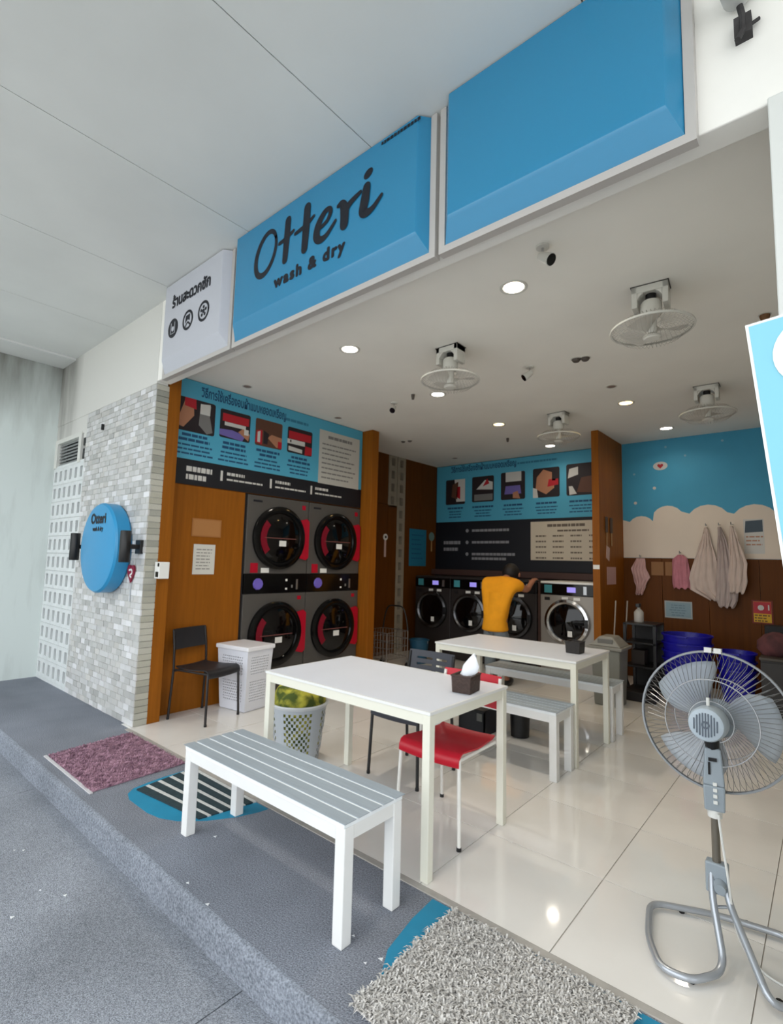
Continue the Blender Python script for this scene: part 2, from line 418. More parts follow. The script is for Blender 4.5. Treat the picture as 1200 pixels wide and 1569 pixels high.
# breeze blocks (two slots each) and louvred vent
block_m = mat('block_white', (214, 218, 218), 0.8, var=0.05, scale=9)
blkW, blkH, blkD = 0.327, 0.2, 0.09
def breeze(w, h, d, slots, sw):
    mb = MB(); n = slots; gap = w / n; sh = h * 0.30
    mb.box(-w / 2 + .0015, w / 2 - .0015, 0, d, -h / 2 + .0015, -sh); mb.box(-w / 2 + .0015, w / 2 - .0015, 0, d, sh, h / 2 - .0015)
    edges = [-w / 2 + .0015]
    for i in range(n):
        c = -w / 2 + gap * (i + 0.5); edges += [c - sw / 2, c + sw / 2]
    edges.append(w / 2 - .0015)
    for i in range(0, len(edges), 2): mb.box(edges[i], edges[i + 1], 0, d, -sh, sh)
    return mb
blme = meshdata(breeze(blkW, blkH, blkD, 2, 0.075), 'breeze_block', block_m)
for r in range(12):
    for c in range(3):
        piece(blme, 'breeze_block', wf, (-7.07 + blkW * (c + 0.5), 1.984, 0.03 + blkH * (r + 0.5)))
MB().box(-7.07, -6.09, 1.984, 2.07, -0.02, 0.03).build('plinth', block_m, wf)
MB().box(-7.07, -6.09, 1.984, 2.07, 2.43, 2.46).build('sill', block_m, wf)
ven = MB(); ven.box(-7.07, -6.99, 1.975, 2.05, 2.44, 2.78); ven.box(-6.30, -6.22, 1.975, 2.05, 2.44, 2.78); ven.box(-6.99, -6.30, 1.975, 2.05, 2.73, 2.78)
ven.build('vent_frame', white_paint, wf)
for k in range(7):
    z = 2.47 + 0.038 * k
    MB().box(-6.99, -6.30, 2.0, 2.004, 0, 0.04, Matrix.Translation((0, 2.0, z)) @ Matrix.Rotation(math.radians(-35), 4, 'X') @ Matrix.Translation((0, -2.0, 0))).build('louvre', mat('louvre_grey', (150, 154, 154), 0.6), wf)
for z in (2.47, 2.62): MB().box(-6.19, -6.12, 1.99, 2.05, z, z + 0.11).build('vent_slot', black_pl, wf)
# soffit panels
so = struct('soffit', (0, 0, ZS))
xs = [-7.07, -6.62, -5.4, -4.18, -3.0, -1.83, -0.66, 0.54, 1.74, 3.0, 4.5, 6.0]
for i in range(len(xs) - 1):
    z = ZS - (0.02 if i == 0 else 0.0)
    MB().box(xs[i] + 0.003, xs[i + 1] - 0.003, -0.4, 1.98, z, ZS + 0.03).build('soffit_panel', soffit_m, so)
MB().box(-7.07, 6.0, -0.4, 1.98, ZS + 0.03, ZS + 0.2).build('soffit_slab', mat('joint_dark', (60, 60, 60), 0.9), so)
MB().box(-7.25, 6.0, -0.55, -0.4, ZS - 0.05, ZS + 0.5).build('fascia', white_paint, so)
# ---- interior shell
MB_j = struct('trim_2', (-4.47, 2.1, 0))
MB().box(-4.70, -4.468, 2.095, 2.205, 0, 3.16).build('jamb', wood_o, MB_j, bevel=0.003)
SURVEY = True
st(MB().box(-5.45, XR + 0.1, 2.01, YB + 0.1, ZC, ZC + 0.12).build('ceiling', ceil_m))
wl = struct('wall_left', (XL, 2.1, 0.05))
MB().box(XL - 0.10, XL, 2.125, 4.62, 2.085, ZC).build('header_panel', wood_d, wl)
MB().box(XL - 0.05, XL - 0.002, 2.125, 2.945, 0.0465, 2.085).build('wood_panel', wood_o, wl, bevel=0.003)
MB().box(XL - 0.03, XL - 0.012, 2.945, 2.972, 0.0465, 2.085).build('gap_trim', black_pl, wl)
MB().box(XREC - 0.06, -4.30, 4.63, 4.75, 0.0465, ZC).build('post', wood_o, wl, bevel=0.004)
MB().box(-5.45, XL - 0.10, 2.10, 2.125, 0.0465, ZC).build('service_wall', white_paint, wl)
MB().box(-5.45, -5.40, 2.10, 4.7, 0.0465, ZC).build('service_wall', white_paint, wl)
wr = struct('wall_recess', (XREC, 4.75, 0.05))
for ya, yb, z0, z1 in ((4.75, 5.30, 0.0465, ZC), (5.303, 5.875, 0.0465, 2.30), (5.303, 5.875, 2.303, ZC), (5.878, 6.095, 0.0465, 2.30), (6.298, 6.72, 0.0465, ZC), (6.723, YB, 0.0465, ZC)):
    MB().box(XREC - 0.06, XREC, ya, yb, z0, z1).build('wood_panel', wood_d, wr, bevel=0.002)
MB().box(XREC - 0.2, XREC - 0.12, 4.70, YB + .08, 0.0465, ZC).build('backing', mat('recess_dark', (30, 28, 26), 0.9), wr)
ib = meshdata(breeze(0.2, 0.205, 0.07, 1, 0.075), 'breeze_block', mat('block_grey', (150, 140, 124), 0.8, var=0.05, scale=9))
for r in range(15):
    zz = 0.1475 + 0.2025 * r
    piece(ib, 'breeze_block', wr, (XREC, 6.197, zz), rot=(0, 0, math.radians(90)))
    if r > 10: piece(ib, 'breeze_block', wr, (XREC, 5.985, zz), rot=(0, 0, math.radians(90)))
wb = struct('wall_back', (-2.1, YB, 0.05))
MB().box(-5.35, -2.10, YB, YB + 0.08, 0.0465, ZC).build('plaster', mat('back_dark', (34, 31, 31), 0.8), wb)
x = -2.10
for x1 in (-1.60, -1.10, -0.60, XR):
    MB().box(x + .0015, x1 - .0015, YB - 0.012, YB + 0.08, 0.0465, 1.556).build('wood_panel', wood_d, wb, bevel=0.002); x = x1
MB().box(-2.10, XR, YB, YB + 0.08, 1.556, ZC).build('plaster', white_paint, wb)
st(MB().box(-2.14, -2.055, 6.22, YB, 0.0465, ZC).build('wall_partition', wood_o, bevel=0.003))
st(MB().box(XR, XR + 0.08, 2.10, YB + 0.08, 0.0465, ZC).build('wall_right', white_paint))
SURVEY = False

# =================================================================== SIGNS
def fz(y): return lambda u, v, d: Vector((u, y - d, v))      # a face turned to the street
def lightbox(name, label, x0, x1, m):
    t = thing(name, label, 'sign', ((x0 + x1) / 2, 1.98, 2.93))
    fr = MB(); zt = ZS - 0.004
    fr.box(x0, x0 + 0.035, 1.935, 1.979, 2.9651, zt); fr.box(x1 - 0.035, x1, 1.935, 1.979, 2.9651, zt)
    fr.box(x0, x1, 1.935, 1.979, 2.93, 2.965)
    fr.build('frame', frame_al, t)
    xa, xb, za, zb = x0 + 0.035, x1 - 0.035, 2.965, zt
    # pillow face: rim at the frame, rounded bevel, flat panel
    rings = [(0.0, 1.948), (0.004, 1.940), (0.076, 1.892), (0.079, 1.890), (0.090, 1.885), (0.093, 1.884)]
    mb = MB()
    for ins, y in rings:
        iz = ins * 1.15; top = min(ins, 0.004)
        mb.v += [Vector((xa + ins * 0.55, y, za + iz)), Vector((xb - ins * 0.55, y, za + iz)), Vector((xb - ins * 0.55, y, zb - top)), Vector((xa + ins * 0.55, y, zb - top))]
    for k in range(len(rings) - 1):
        for i in range(4):
            j = (i + 1) % 4; mb.f.append((4 * k + i, 4 * k + j, 4 * k + 4 + j, 4 * k + 4 + i))
    q = 4 * (len(rings) - 1); mb.f.append((q, q + 1, q + 2, q + 3))
    mb.build('face', m, t, smooth=12)
    return t
SY = 1.8825
sg = lightbox('shop_sign', 'white lightbox sign with black Thai lettering and three round icons', -4.285, -3.235, white_sign)
mb = MB(); heavy_text(mb, 'ร้านสะดวกซัก', 0.125, lambda u, v, d: Vector((-4.065 + u, SY - d, 3.48 + v)), .006, width=0.59); mb.build('lettering', ink_black, sg, kind='stuff')
for cx, kind in ((-4.03, 0), (-3.79, 1), (-3.55, 2)):
    ic = MB(); cz = 3.297
    if kind == 0:
        ic.prism(circ(cx, cz, 0.082), fz(SY), 0, 0.001)
    else:
        ang = [2 * math.pi * k / 28 for k in range(29)]
        stroke(ic, [(cx + .072 * math.cos(a), cz + .072 * math.sin(a)) for a in ang], 0.022, fz(SY), 1)
    o = ic.build('icon', ink_black, sg)
    g = MB()
    if kind == 0:
        stroke(g, [(cx - .03, cz + .045), (cx - .034, cz - .045), (cx + .034, cz - .045), (cx + .03, cz + .045)], 0.008, fz(SY - .002), 1); g.prism(circ(cx, cz - 0.006, 0.022, 12), fz(SY), 0.002, 0.0025)
        g.build('icon_glyph', white_sign, o)
    elif kind == 1:
        g.prism([(cx - .03, cz + .04), (cx + .035, cz + .045), (cx + .03, cz - .01), (cx, cz + .005), (cx - .04, cz - .02)], fz(SY), 0, 0.001)
        stroke(g, [(cx - .03, cz - .045), (cx, cz - .02), (cx + .035, cz - .04)], 0.016, fz(SY)); g.build('icon_glyph', ink_black, o)
    else:
        for k in range(5):
            a = 2 * math.pi * k / 5 + .3; g.prism(circ(cx + .034 * math.cos(a), cz + .034 * math.sin(a), .014, 8), fz(SY), 0, 0.001)
        g.prism(circ(cx, cz, .018, 10), fz(SY), 0, 0.001); g.build('icon_glyph', ink_black, o)

sg = lightbox('shop_sign', 'wide blue lightbox sign with black brush lettering Otteri wash & dry', -3.215, -1.415, blue_sign)
L = MB(); f_ = fz(SY)
NST = [0]
def S(pts, w, sub=6):
    NST[0] += 1; e = .0004 * NST[0]
    stroke(L, pts, [q * 1.22 for q in w], lambda u, v, d: f_(u, v, d + e), sub)
def letter_done():
    global L
    L.build('letter', ink_black, sg); L = MB()
O = [(-2.770 + 0.106 * math.cos(a) + 0.05 * math.sin(a) * 0.6, 3.450 + 0.142 * math.sin(a)) for a in [2 * math.pi * k / 20 + 0.6 for k in range(21)]]
S(O, [0.022 + 0.014 * abs(math.sin(math.pi * k / 20 * 1.0)) for k in range(21)], 2)
letter_done()
S([(-2.541, 3.588), (-2.549, 3.46), (-2.559, 3.325)], [0.048, 0.050, 0.044]); S([(-2.625, 3.462), (-2.56, 3.470), (-2.482, 3.492)], [0.022, 0.026, 0.020]); letter_done()
S([(-2.352, 3.590), (-2.358, 3.46), (-2.367, 3.322)], [0.052, 0.054, 0.048]); S([(-2.462, 3.462), (-2.36, 3.476), (-2.288, 3.505)], [0.020, 0.028, 0.018]); letter_done()
S([(-2.225, 3.398), (-2.165, 3.420), (-2.137, 3.462), (-2.152, 3.490), (-2.195, 3.480), (-2.243, 3.425), (-2.256, 3.360), (-2.225, 3.322), (-2.165, 3.330), (-2.092, 3.388)],
  [0.020, 0.024, 0.028, 0.026, 0.034, 0.046, 0.050, 0.040, 0.028, 0.018])
letter_done()
S([(-2.072, 3.468), (-2.040, 3.468), (-2.018, 3.420), (-2.018, 3.330)], [0.022, 0.040, 0.058, 0.054]); S([(-2.012, 3.395), (-1.975, 3.440), (-1.893, 3.470)], [0.030, 0.034, 0.020]); letter_done()
S([(-1.845, 3.478), (-1.858, 3.40), (-1.868, 3.342), (-1.838, 3.322), (-1.79, 3.334), (-1.733, 3.378)], [0.046, 0.056, 0.052, 0.040, 0.028, 0.018])
L.prism([(-1.838 + .036 * math.cos(a) * .92 - .024 * math.sin(a) * .39, 3.554 + .036 * math.cos(a) * .39 + .026 * math.sin(a) * .92) for a in [2 * math.pi * k / 18 for k in range(18)]], f_, 0.0, .001)
letter_done()
w2 = MB(); heavy_text(w2, 'wash & dry', 0.105, lambda u, v, d: Vector((-2.66 + u, SY - d, 3.173 + v)), .007, width=0.65, spacing=1.25); w2.build('lettering', ink_black, sg, kind='stuff')
tn = MB(); u = -1.745
while u < -1.475:
    w = random.uniform(.012, .02); tn.prism([(u, 3.670 + random.uniform(-.003, .003)), (u + w, 3.670), (u + w, 3.687), (u, 3.688)], fz(SY - .001), 0, .0006); u += w + .006
tn.build('fine_print', ink_black, sg, kind='stuff')
lightbox('shop_sign', 'plain blue lightbox sign beside the security lamp at the end of the row', -1.392, -0.285, blue_sign)

# round projecting sign on the pillar
rs = thing('round_sign', 'round blue drum sign fixed to the mosaic tile pillar', 'sign', (-5.135, 1.98, 1.03))
dx, dz = -5.135, 1.49
Mx = Matrix.Translation((dx, 1.98, dz)) @ Matrix.Rotation(math.radians(90), 4, 'X')
mb = MB(); mb.lathe([(0.0001, 0.0), (0.40, 0.0), (0.415, 0.02), (0.415, 0.125), (0.40, 0.145), (0.375, 0.150), (0.0001, 0.150)], 48, Mx)
mb.build('drum', mat('round_sign_blue', (46, 142, 192), 0.3), rs, smooth=35)
mb = MB(); heavy_text(mb, 'Otteri', 0.13, lambda u, v, d: Vector((dx + u, 1.828 - d, dz + 0.225 + v)), .006, width=0.34, align='CENTER')
heavy_text(mb, 'wash & dry', 0.055, lambda u, v, d: Vector((dx + u, 1.828 - d, dz + 0.155 + v)), .003, width=0.24, align='CENTER'); mb.build('lettering', ink_black, rs, kind='stuff')
# black wall lamps either side
def wall_lamp(x, y, label):
    t = thing('wall_lamp', label, 'lamp', (x, 1.98, 1.36), group='black wall lamps beside the round sign')
    sgn = 1
    MB().lathe([(0.0001, 0), (0.040, 0), (0.044, 0.006), (0.044, 0.264), (0.040, 0.27), (0.0001, 0.27)], 20, Matrix.Translation((x, y, 1.365))).build('lamp_body', black_pl, t, smooth=40)
    MB().box(x - 0.05, x + 0.05, 1.955, 1.981, 1.44, 1.56).box(x - 0.02, x + 0.02, y, 1.96, 1.48, 1.52).build('bracket', black_pl, t, bevel=0.003)
wall_lamp(-4.56, 1.85, 'black cylinder wall lamp beside the dark red heart')
wall_lamp(-5.75, 1.85, 'black cylinder wall lamp beside the breeze blocks')
# heart pendant
ht = thing('heart_ornament', 'dark red heart ornament hanging on a string from the tile pillar', 'ornament', (-4.68, 1.975, 1.02))
hp = []
for k in range(28):
    a = 2 * math.pi * k / 28; hp.append((-4.68 + 0.0043 * 16 * math.sin(a) ** 3, 1.275 + 0.0056 * (13 * math.cos(a) - 5 * math.cos(2 * a) - 2 * math.cos(3 * a) - math.cos(4 * a))))
MB().prism(hp, fz(1.974), 0, 0.014).build('heart', mat('heart_red', (128, 18, 48), 0.5), ht)
mb = MB(); stroke(mb, [(-4.71, 1.295), (-4.66, 1.30), (-4.65, 1.27), (-4.69, 1.25), (-4.66, 1.235)], 0.016, fz(1.959)); mb.build('mark', white_pl, ht)
MB().cyl((-4.68, 1.968, 1.20), (-4.68, 1.972, 1.02), 0.004, n=6).cyl((-4.68, 1.972, 1.33), (-4.68, 1.972, 1.38), 0.003, n=6).build('string', grey_pl, ht)
# thermometer box on the jamb
tb_ = thing('wall_thermometer', 'white box with two black windows fixed on the wooden jamb', 'device', (-4.40, 2.09, 1.24))
MB().box(-4.462, -4.375, 2.068, 2.16, 1.23, 1.375).build('case', white_pl, tb_, bevel=0.006)
MB().box(-4.43, -4.385, 2.064, 2.069, 1.245, 1.29).build('window', black_gl, tb_)
MB().box(-4.40, -4.378, 2.064, 2.069, 1.335, 1.365).build('sensor', black_gl, tb_)
tag(MB().box(-5.62, -5.60, 1.955, 1.982, 2.70, 2.76).build('wall_hook', black_pl), 'small dark hook near the top of the tile pillar', 'hook')
# security lamp on the facade at the right
sl = thing('security_lamp', 'weathered security floodlight with dark rusted bracket above the post', 'lamp', (-0.13, 1.98, 3.2))
MB().cyl((-0.15, 1.955, 3.40), (-0.155, 1.83, 3.39), 0.045, 0.055, 20).build('lamp_head', mat('old_white', (190, 190, 186), 0.5), sl, smooth=40)
MB().lathe([(0.043, 0), (0.056, 0), (0.056, 0.012), (0.043, 0.012)], 20, Matrix.Translation((-0.155, 1.832, 3.39)) @ Matrix.Rotation(math.radians(94), 4, 'X')).build('rim', white_pl, sl, smooth=40)
MB().cyl((-0.155, 1.827, 3.389), (-0.155, 1.824, 3.389), 0.043, n=20).build('lens', black_gl, sl)
rust = mat('rusted_dark', (60, 58, 58), 0.8, var=0.4, scale=20)
MB().box(-0.165, -0.115, 1.94, 1.98, 3.24, 3.31).tube([(-0.15, 1.95, 3.38), (-0.14, 1.945, 3.31), (-0.14, 1.94, 3.25), (-0.155, 1.93, 3.215)], 0.010).tube([(-0.12, 1.955, 3.27), (-0.095, 1.965, 3.285)], 0.006).build('bracket', rust, sl, smooth=40)

# standing banner at the right of the entrance
bn = thing('banner_stand', 'pale blue standing banner with a white round emblem beside the entrance', 'banner', (0.20, 1.30, 0.0))
tl = at_y((1141.6, 499), 1.30); lo = at_y((1200, 868), 1.30)
dn = (lo - tl).normalized(); rt = Vector((-dn.z, 0, dn.x)); 
if rt.x < 0: rt = -rt
def bpt(u, v, d): return Vector((tl.x, 1.30, tl.z)) + rt * u + dn * v + Vector((0, d, 0))
LEN = 1.90
MB().prism([(0, 0), (0.50, 0), (0.50, LEN), (0, LEN)], bpt, 0, 0.012).build('panel_edge', white_pl, bn)
MB().prism([(0.006, 0.006), (0.494, 0.006), (0.494, LEN - .006), (0.006, LEN - .006)], bpt, -0.002, 0.0).build('print', mat('banner_blue', (128, 192, 210), 0.6), bn)
MB().prism(circ(0.116, 0.092, 0.078, 32), bpt, -0.004, -0.002).build('emblem', white_pl, bn)
mb = MB(); stroke(mb, [(0.062, 0.088), (0.068, 0.104)], 0.012, lambda u, v, d: bpt(u, v, -0.005)); mb.build('emblem_mark', ink_black, bn)
mb = MB()
for k in range(5): mb.prism([(0.045, 0.27 + .022 * k), (0.20, 0.27 + .022 * k), (0.20, 0.278 + .022 * k), (0.045, 0.278 + .022 * k)], bpt, -0.003, -0.002)
mb.build('fine_print', mat('pale_ink', (120, 186, 206), 0.6), bn, kind='stuff')
MB().box(0.08, 0.60, 1.20, 1.42, 0.0, 0.045).cyl((0.30, 1.318, 0.04), (0.16, 1.318, 1.86), 0.012).build('stand', steel, bn, bevel=0.004)

# =================================================================== POSTERS
SURVEY = True
def fxw(x): return lambda u, v, d: Vector((x + d, u, v))     # a face turned to +X (u = Y, v = Z)
def photo(parent, fn, u0, u1, v0, v1, kind, e):
    """printed step photograph: a dark ground with a few coloured shapes"""
    cx, cz, w, h = (u0 + u1) / 2, (v0 + v1) / 2, u1 - u0, v1 - v0
    P = lambda pts: [(u0 + w * a, v0 + h * b) for a, b in pts]
    base = MB().prism(P(rrect(0, 1, 0, 1, 0.06, 3)), fn, e, e + .0010).build('photo', {0: print_dark, 1: print_dark, 2: print_brown, 3: print_dark, 4: print_brown}.get(kind, print_dark), parent)
    def sh(m, pts, k=1): MB().prism(P(pts), fn, e + .001, e + .0010 + .0006 * k).build('photo_shape', m, base)
    if kind == 0:
        sh(print_skin, [(0, .15), (.2, .1), (.45, .5), (.42, .95), (.2, .9), (.1, .5)]); sh(print_red, [(.2, .75), (.5, .7), (.48, 1), (.2, 1)], 2)
        sh(print_grey, [(.58, .25), (.8, .02), (.95, .1), (.85, .6), (.88, .9), (.6, .92)]); sh(print_white, [(.6, .6), (.86, .6), (.86, .95), (.6, .9)], 2)
    elif kind == 1:
        sh(print_red, [(.08, .58), (.95, .58), (.95, .86), (.08, .86)]); sh(print_white, [(.15, .44), (.85, .44), (.85, .57), (.15, .57)])
        sh(print_violet, [(0, .08), (.75, .0), (.85, .22), (.4, .32), (0, .28)]); sh(print_skin, [(.6, .3), (.95, .05), (1, .3), (.75, .45)], 2); sh(print_white, [(.8, .25), (.95, .25), (.95, .45), (.8, .45)], 3)
    elif kind == 2:
        sh(print_red, [(0, .1), (.25, .05), (.25, .6), (.05, .55)]); sh(print_white, [(.08, .12), (.18, .12), (.18, .55), (.08, .5)], 2)
        sh(print_skin, [(.45, .35), (.8, .05), (1, .1), (1, .45), (.6, .5)]); sh(print_dark, [(.3, .1), (.45, .1), (.5, .5), (.3, .6)]); sh(print_red, [(.85, .05), (1, .05), (1, .3), (.85, .3)], 2)
    elif kind == 3:
        sh(print_red, [(.05, .55), (.95, .55), (.95, .85), (.05, .85)]); sh(print_white, [(0, .35), (.7, .35), (.7, .53), (0, .53)]); sh(print_dark, [(0.1, .4), (.15, .4), (.15, .5), (.1, .5)], 2)
        sh(print_white, [(.05, .08), (.6, .05), (.6, .2), (.05, .25)]); sh(print_red, [(.7, .0), (1, .05), (1, .35), (.72, .38)], 2)
    elif kind == 5:
        sh(print_white, [(.55, .1), (1, .1), (1, 1), (.45, 1)]); sh(print_brown, [(.3, .3), (.6, .2), (.65, .9), (.35, .8)], 2); sh(print_red, [(.55, .3), (.75, .2), (.75, .7), (.6, .7)], 2)
    elif kind == 6:
        sh(print_white, [(.2, .5), (.95, .45), (.95, .75), (.6, .85)]); sh(print_red, [(.5, .6), (.8, .7), (.7, .9)], 2); sh(print_grey, [(.1, .05), (.95, .05), (.95, .3), (.1, .3)])
    elif kind == 7:
        sh(print_white, [(.2, .65), (.85, .65), (.85, 1), (.2, 1)]); sh(print_violet, [(.15, .2), (.85, .2), (.8, .5), (.2, .5)]); sh(print_skin, [(.5, .05), (.8, .02), (.7, .3), (.5, .25)], 2)
    elif kind == 8:
        sh(print_skin, [(.1, .3), (.5, .1), (.8, .3), (.8, .8), (.4, .95), (.15, .7)]); sh(print_red, [(.55, .35), (.95, .4), (.95, .6), (.6, .6)], 2); sh(print_white, [(0, 0), (.2, 0), (.15, .3), (0, .35)], 2); sh(print_dark, [(.72, .55), (.85, .55), (.85, 1), (.72, 1)], 2)
    else:
        sh(print_white, [(.05, .55), (.4, .65), (.4, .9), (.1, .85)]); sh(print_brown, [(.35, .1), (1, .05), (1, .6), (.5, .55)], 1); sh(print_white, [(.1, .02), (.35, .05), (.2, .3), (.08, .3)], 2)
    return base
def lines(mb, fn, u0, u1, v, n, dv, h, e, centre=False):
    for k in range(n):
        a, b = u0, u1
        if centre or k:
            s = random.uniform(0.0, 0.3) * (u1 - u0)
            if centre: a += s / 2; b -= s / 2
            else: b -= s
        q = a
        while q < b:
            w = random.uniform(0.03, 0.09) * (1 if (u1 - u0) > 0.3 else 0.6); w = min(w, b - q)
            mb.prism([(q, v - dv * k - h), (q + w, v - dv * k - h), (q + w, v - dv * k), (q, v - dv * k)], fn, e, e + .0006); q += w + 0.008
    return mb

# left wall instruction banner
ps = thing('instruction_banner', 'blue instruction banner with four step photos above the stacked dryers', 'poster', (XL, 3.44, 2.08))
fx = fxw(XL)
MB().prism([(2.13, 2.325), (4.618, 2.325), (4.618, 3.075), (2.13, 3.075)], fx, 0.001, 0.004).build('sheet', print_blue, ps)
MB().prism([(2.13, 2.09), (4.618, 2.09), (4.618, 2.325), (2.13, 2.325)], fx, 0.001, 0.004).build('navy_strip', ink_navy, ps)
mb = MB(); put_text(mb, 'วิธีการใช้เครื่องอบผ้าแบบหยอดเหรียญ', 0.125, lambda u, v, d: Vector((XL + .005, 2.40 + u, 2.945 + v)), bold=0.0035, width=1.0); mb.build('heading', print_blue_dk, ps, kind='stuff')
mb = MB(); lines(mb, fx, 3.40, 3.72, 2.975, 1, .05, .03, .004); mb.build('subheading', mat('mid_blue_ink', (50, 120, 150), .6), ps, kind='stuff')
for (pa, pb, kd) in (((271, 606), (328, 664), 0), ((338, 626), (382, 676), 1), ((392, 642), (431, 688), 2), ((441, 656), (477, 702), 3)):
    a = at_x(pa, XL); b = at_x(pb, XL)
    photo(ps, fx, a.y, b.y, 2.60 if kd else 2.585, 2.885 if kd else 2.90, kd, 0.004)
    mb = MB(); lines(mb, fx, a.y + .02, b.y - .02, 2.565, 2, .045, .026, .004, True); lines(mb, fx, a.y, b.y, 2.465, 3, .04, .016, .004, True); mb.build('caption', print_blue_dk, ps, kind='stuff')
mb = MB()
for u, n in ((2.30, 2),): lines(mb, fx, u, u + .26, 2.262, n, .075, .048, .004)
for u in (2.72, 3.30, 3.86):
    mb.prism([(u - .07, 2.17), (u - .045, 2.17), (u - .045, 2.27), (u - .07, 2.27)], fx, .004, .0046); lines(mb, fx, u, u + .2, 2.262, 1, .05, .03, .004)
    lines(mb, fx, u, u + .42, 2.20, 1, .04, .018, .004)
mb.build('strip_text', print_white, ps, kind='stuff')
sh_ = MB().prism([(3.895, 2.318), (4.565, 2.318), (4.565, 2.955), (3.895, 2.955)], fx, 0.005, 0.008).build('price_sheet', mat('paper', (188, 186, 178), 0.7), ps)
mb = MB(); lines(mb, fx, 4.0, 4.46, 2.90, 1, .05, .035, .008, True); lines(mb, fx, 3.94, 4.50, 2.80, 8, .057, .016, .008); mb.build('table_text', print_grey, sh_, kind='stuff')

# back wall banner, navy board and price board
ps = thing('instruction_banner', 'blue instruction banner with five step photos above the washing machines', 'poster', (-3.55, YB, 2.1))
fb = fz(YB)
MB().prism([(-5.09, 2.118), (-2.145, 2.118), (-2.145, 3.072), (-5.09, 3.072)], fb, 0.001, 0.004).build('sheet', print_blue, ps)
mb = MB(); put_text(mb, 'วิธีการใช้เครื่องซักผ้าแบบหยอดเหรียญ', 0.13, lambda u, v, d: Vector((-4.80 + u, YB - .005, 2.955 + v)), bold=0.0035, width=1.2); mb.build('heading', print_blue_dk, ps, kind='stuff')
mb = MB(); lines(mb, fb, -3.58, -2.95, 3.0, 1, .05, .03, .004); mb.build('subheading', MATS['mid_blue_ink'], ps, kind='stuff')
for (u0, u1, v0, v1, kd) in ((-4.90, -4.52, 2.41, 2.83, 5), (-4.385, -3.986, 2.425, 2.84, 6), (-3.861, -3.453, 2.43, 2.86, 7), (-3.326, -2.915, 2.43, 2.87, 8), (-2.815, -2.39, 2.43, 2.885, 9)):
    photo(ps, fb, u0, u1, v0, v1, kd, 0.004)
    mb = MB(); lines(mb, fb, u0, u1, 2.36, 1, .05, .028, .004, True); lines(mb, fb, u0 + .03, u1 - .03, 2.295, 3, .045, .016, .004, True); mb.build('caption', print_blue_dk, ps, kind='stuff')
ps = thing('notice_board', 'navy wall board with pale text lines behind the person', 'board', (-3.6, YB, 1.34))
MB().prism([(-5.09, 1.34), (-2.145, 1.34), (-2.145, 2.116), (-5.09, 2.116)], fb, 0.001, 0.006).build('sheet', ink_navy, ps)
mb = MB(); lines(mb, fb, -4.93, -4.60, 1.80, 2, .11, .055, .006)
for k in range(3): lines(mb, fb, -4.38, -3.72 + .1 * (k == 2), 1.985 - .19 * k, 1 + (k == 2), .07, .04, .006); mb.prism(circ(-4.47, 1.965 - .19 * k, .03, 10), fb, .006, .0066)
mb.build('board_text', mat('pale_print', (140, 140, 144), .6), ps, kind='stuff')
ps = thing('price_board', 'cream price table board mounted beside the wooden partition', 'board', (-2.8, YB, 1.5))
MB().prism([(-3.36, 1.505), (-2.15, 1.505), (-2.15, 2.072), (-3.36, 2.072)], fb, 0.007, 0.016).build('sheet', mat('cream_paper', (204, 192, 172), 0.7), ps)
mb = MB(); lines(mb, fb, -3.10, -2.55, 2.03, 1, .05, .04, .016); lines(mb, fb, -2.95, -2.5, 1.945, 1, .05, .025, .016)
for k in range(5):
    for c in range(4): lines(mb, fb, -3.28 + .26 * c, -3.12 + .26 * c, 1.87 - .08 * k, 1, .05, .022, .016)
mb.build('table_text', mat('sepia_ink', (104, 92, 80), .6), ps, kind='stuff')
# red-brown service ledge behind washers
tag(MB().box(-5.09, -2.15, 7.02, 7.14, 1.24, 1.33).build('service_ledge', mat('ledge_brown', (70, 46, 40), 0.6), bevel=0.004), 'brown service ledge running along the wall behind the washing machines', 'ledge')

# mural above the wood panels (painted sky and cloud)
mu = thing('wall_mural', 'blue sky mural with white cloud, dots and a heart bubble', 'mural', (-1.0, YB, 1.556))
MB().prism([(-2.054, 1.558), (XR, 1.558), (XR, ZC), (-2.054, ZC)], fb, 0.0, 0.002).build('sky', mat('mural_blue', (66, 156, 192), 0.6, var=0.06, scale=1.5), mu)
cl = [(-2.054, 1.56), (XR, 1.56), (XR, 2.16)]
for cxm, czm, r in ((-0.15, 1.96, .26), (-0.62, 1.95, .24), (-1.08, 1.97, .24), (-1.52, 2.03, .19), (-1.83, 1.93, .17)):
    for k in range(7):
        a = math.radians(35 + 110 * k / 6); cl.append((cxm + r * math.cos(a), czm + r * math.sin(a)))
cl.append((-2.054, 2.055))
MB().prism(cl, fb, 0.002, 0.004).build('cloud', mat('mural_cream', (224, 210, 194), 0.65, var=0.03, scale=2), mu)
MB().prism([(-1.588 + .085 * math.cos(a), 2.737 + .055 * math.sin(a)) for a in [2 * math.pi * k / 20 for k in range(20)]], fb, 0.002, 0.004).build('bubble', print_white, mu)
MB().prism([(-1.588 + 0.0022 * 16 * math.sin(a) ** 3, 2.737 + 0.0022 * (13 * math.cos(a) - 5 * math.cos(2 * a) - 2 * math.cos(3 * a) - math.cos(4 * a))) for a in [2 * math.pi * k / 20 for k in range(20)]], fb, 0.004, 0.006).build('bubble_heart', print_red, mu)
for px_ in ((1003, 748), (974, 771), (1020, 685), (1050, 698), (972, 727), (1107, 675)):
    p = at_y(px_, YB); MB().prism(circ(p.x, p.z, .02 if px_[1] > 740 else .014, 10), fb, 0.002, 0.004).build('dot', print_white if px_[1] > 740 else mat('pale_dot', (130, 176, 196), .6), mu)
a = at_y((1139, 796), YB); b = at_y((1171, 816), YB)
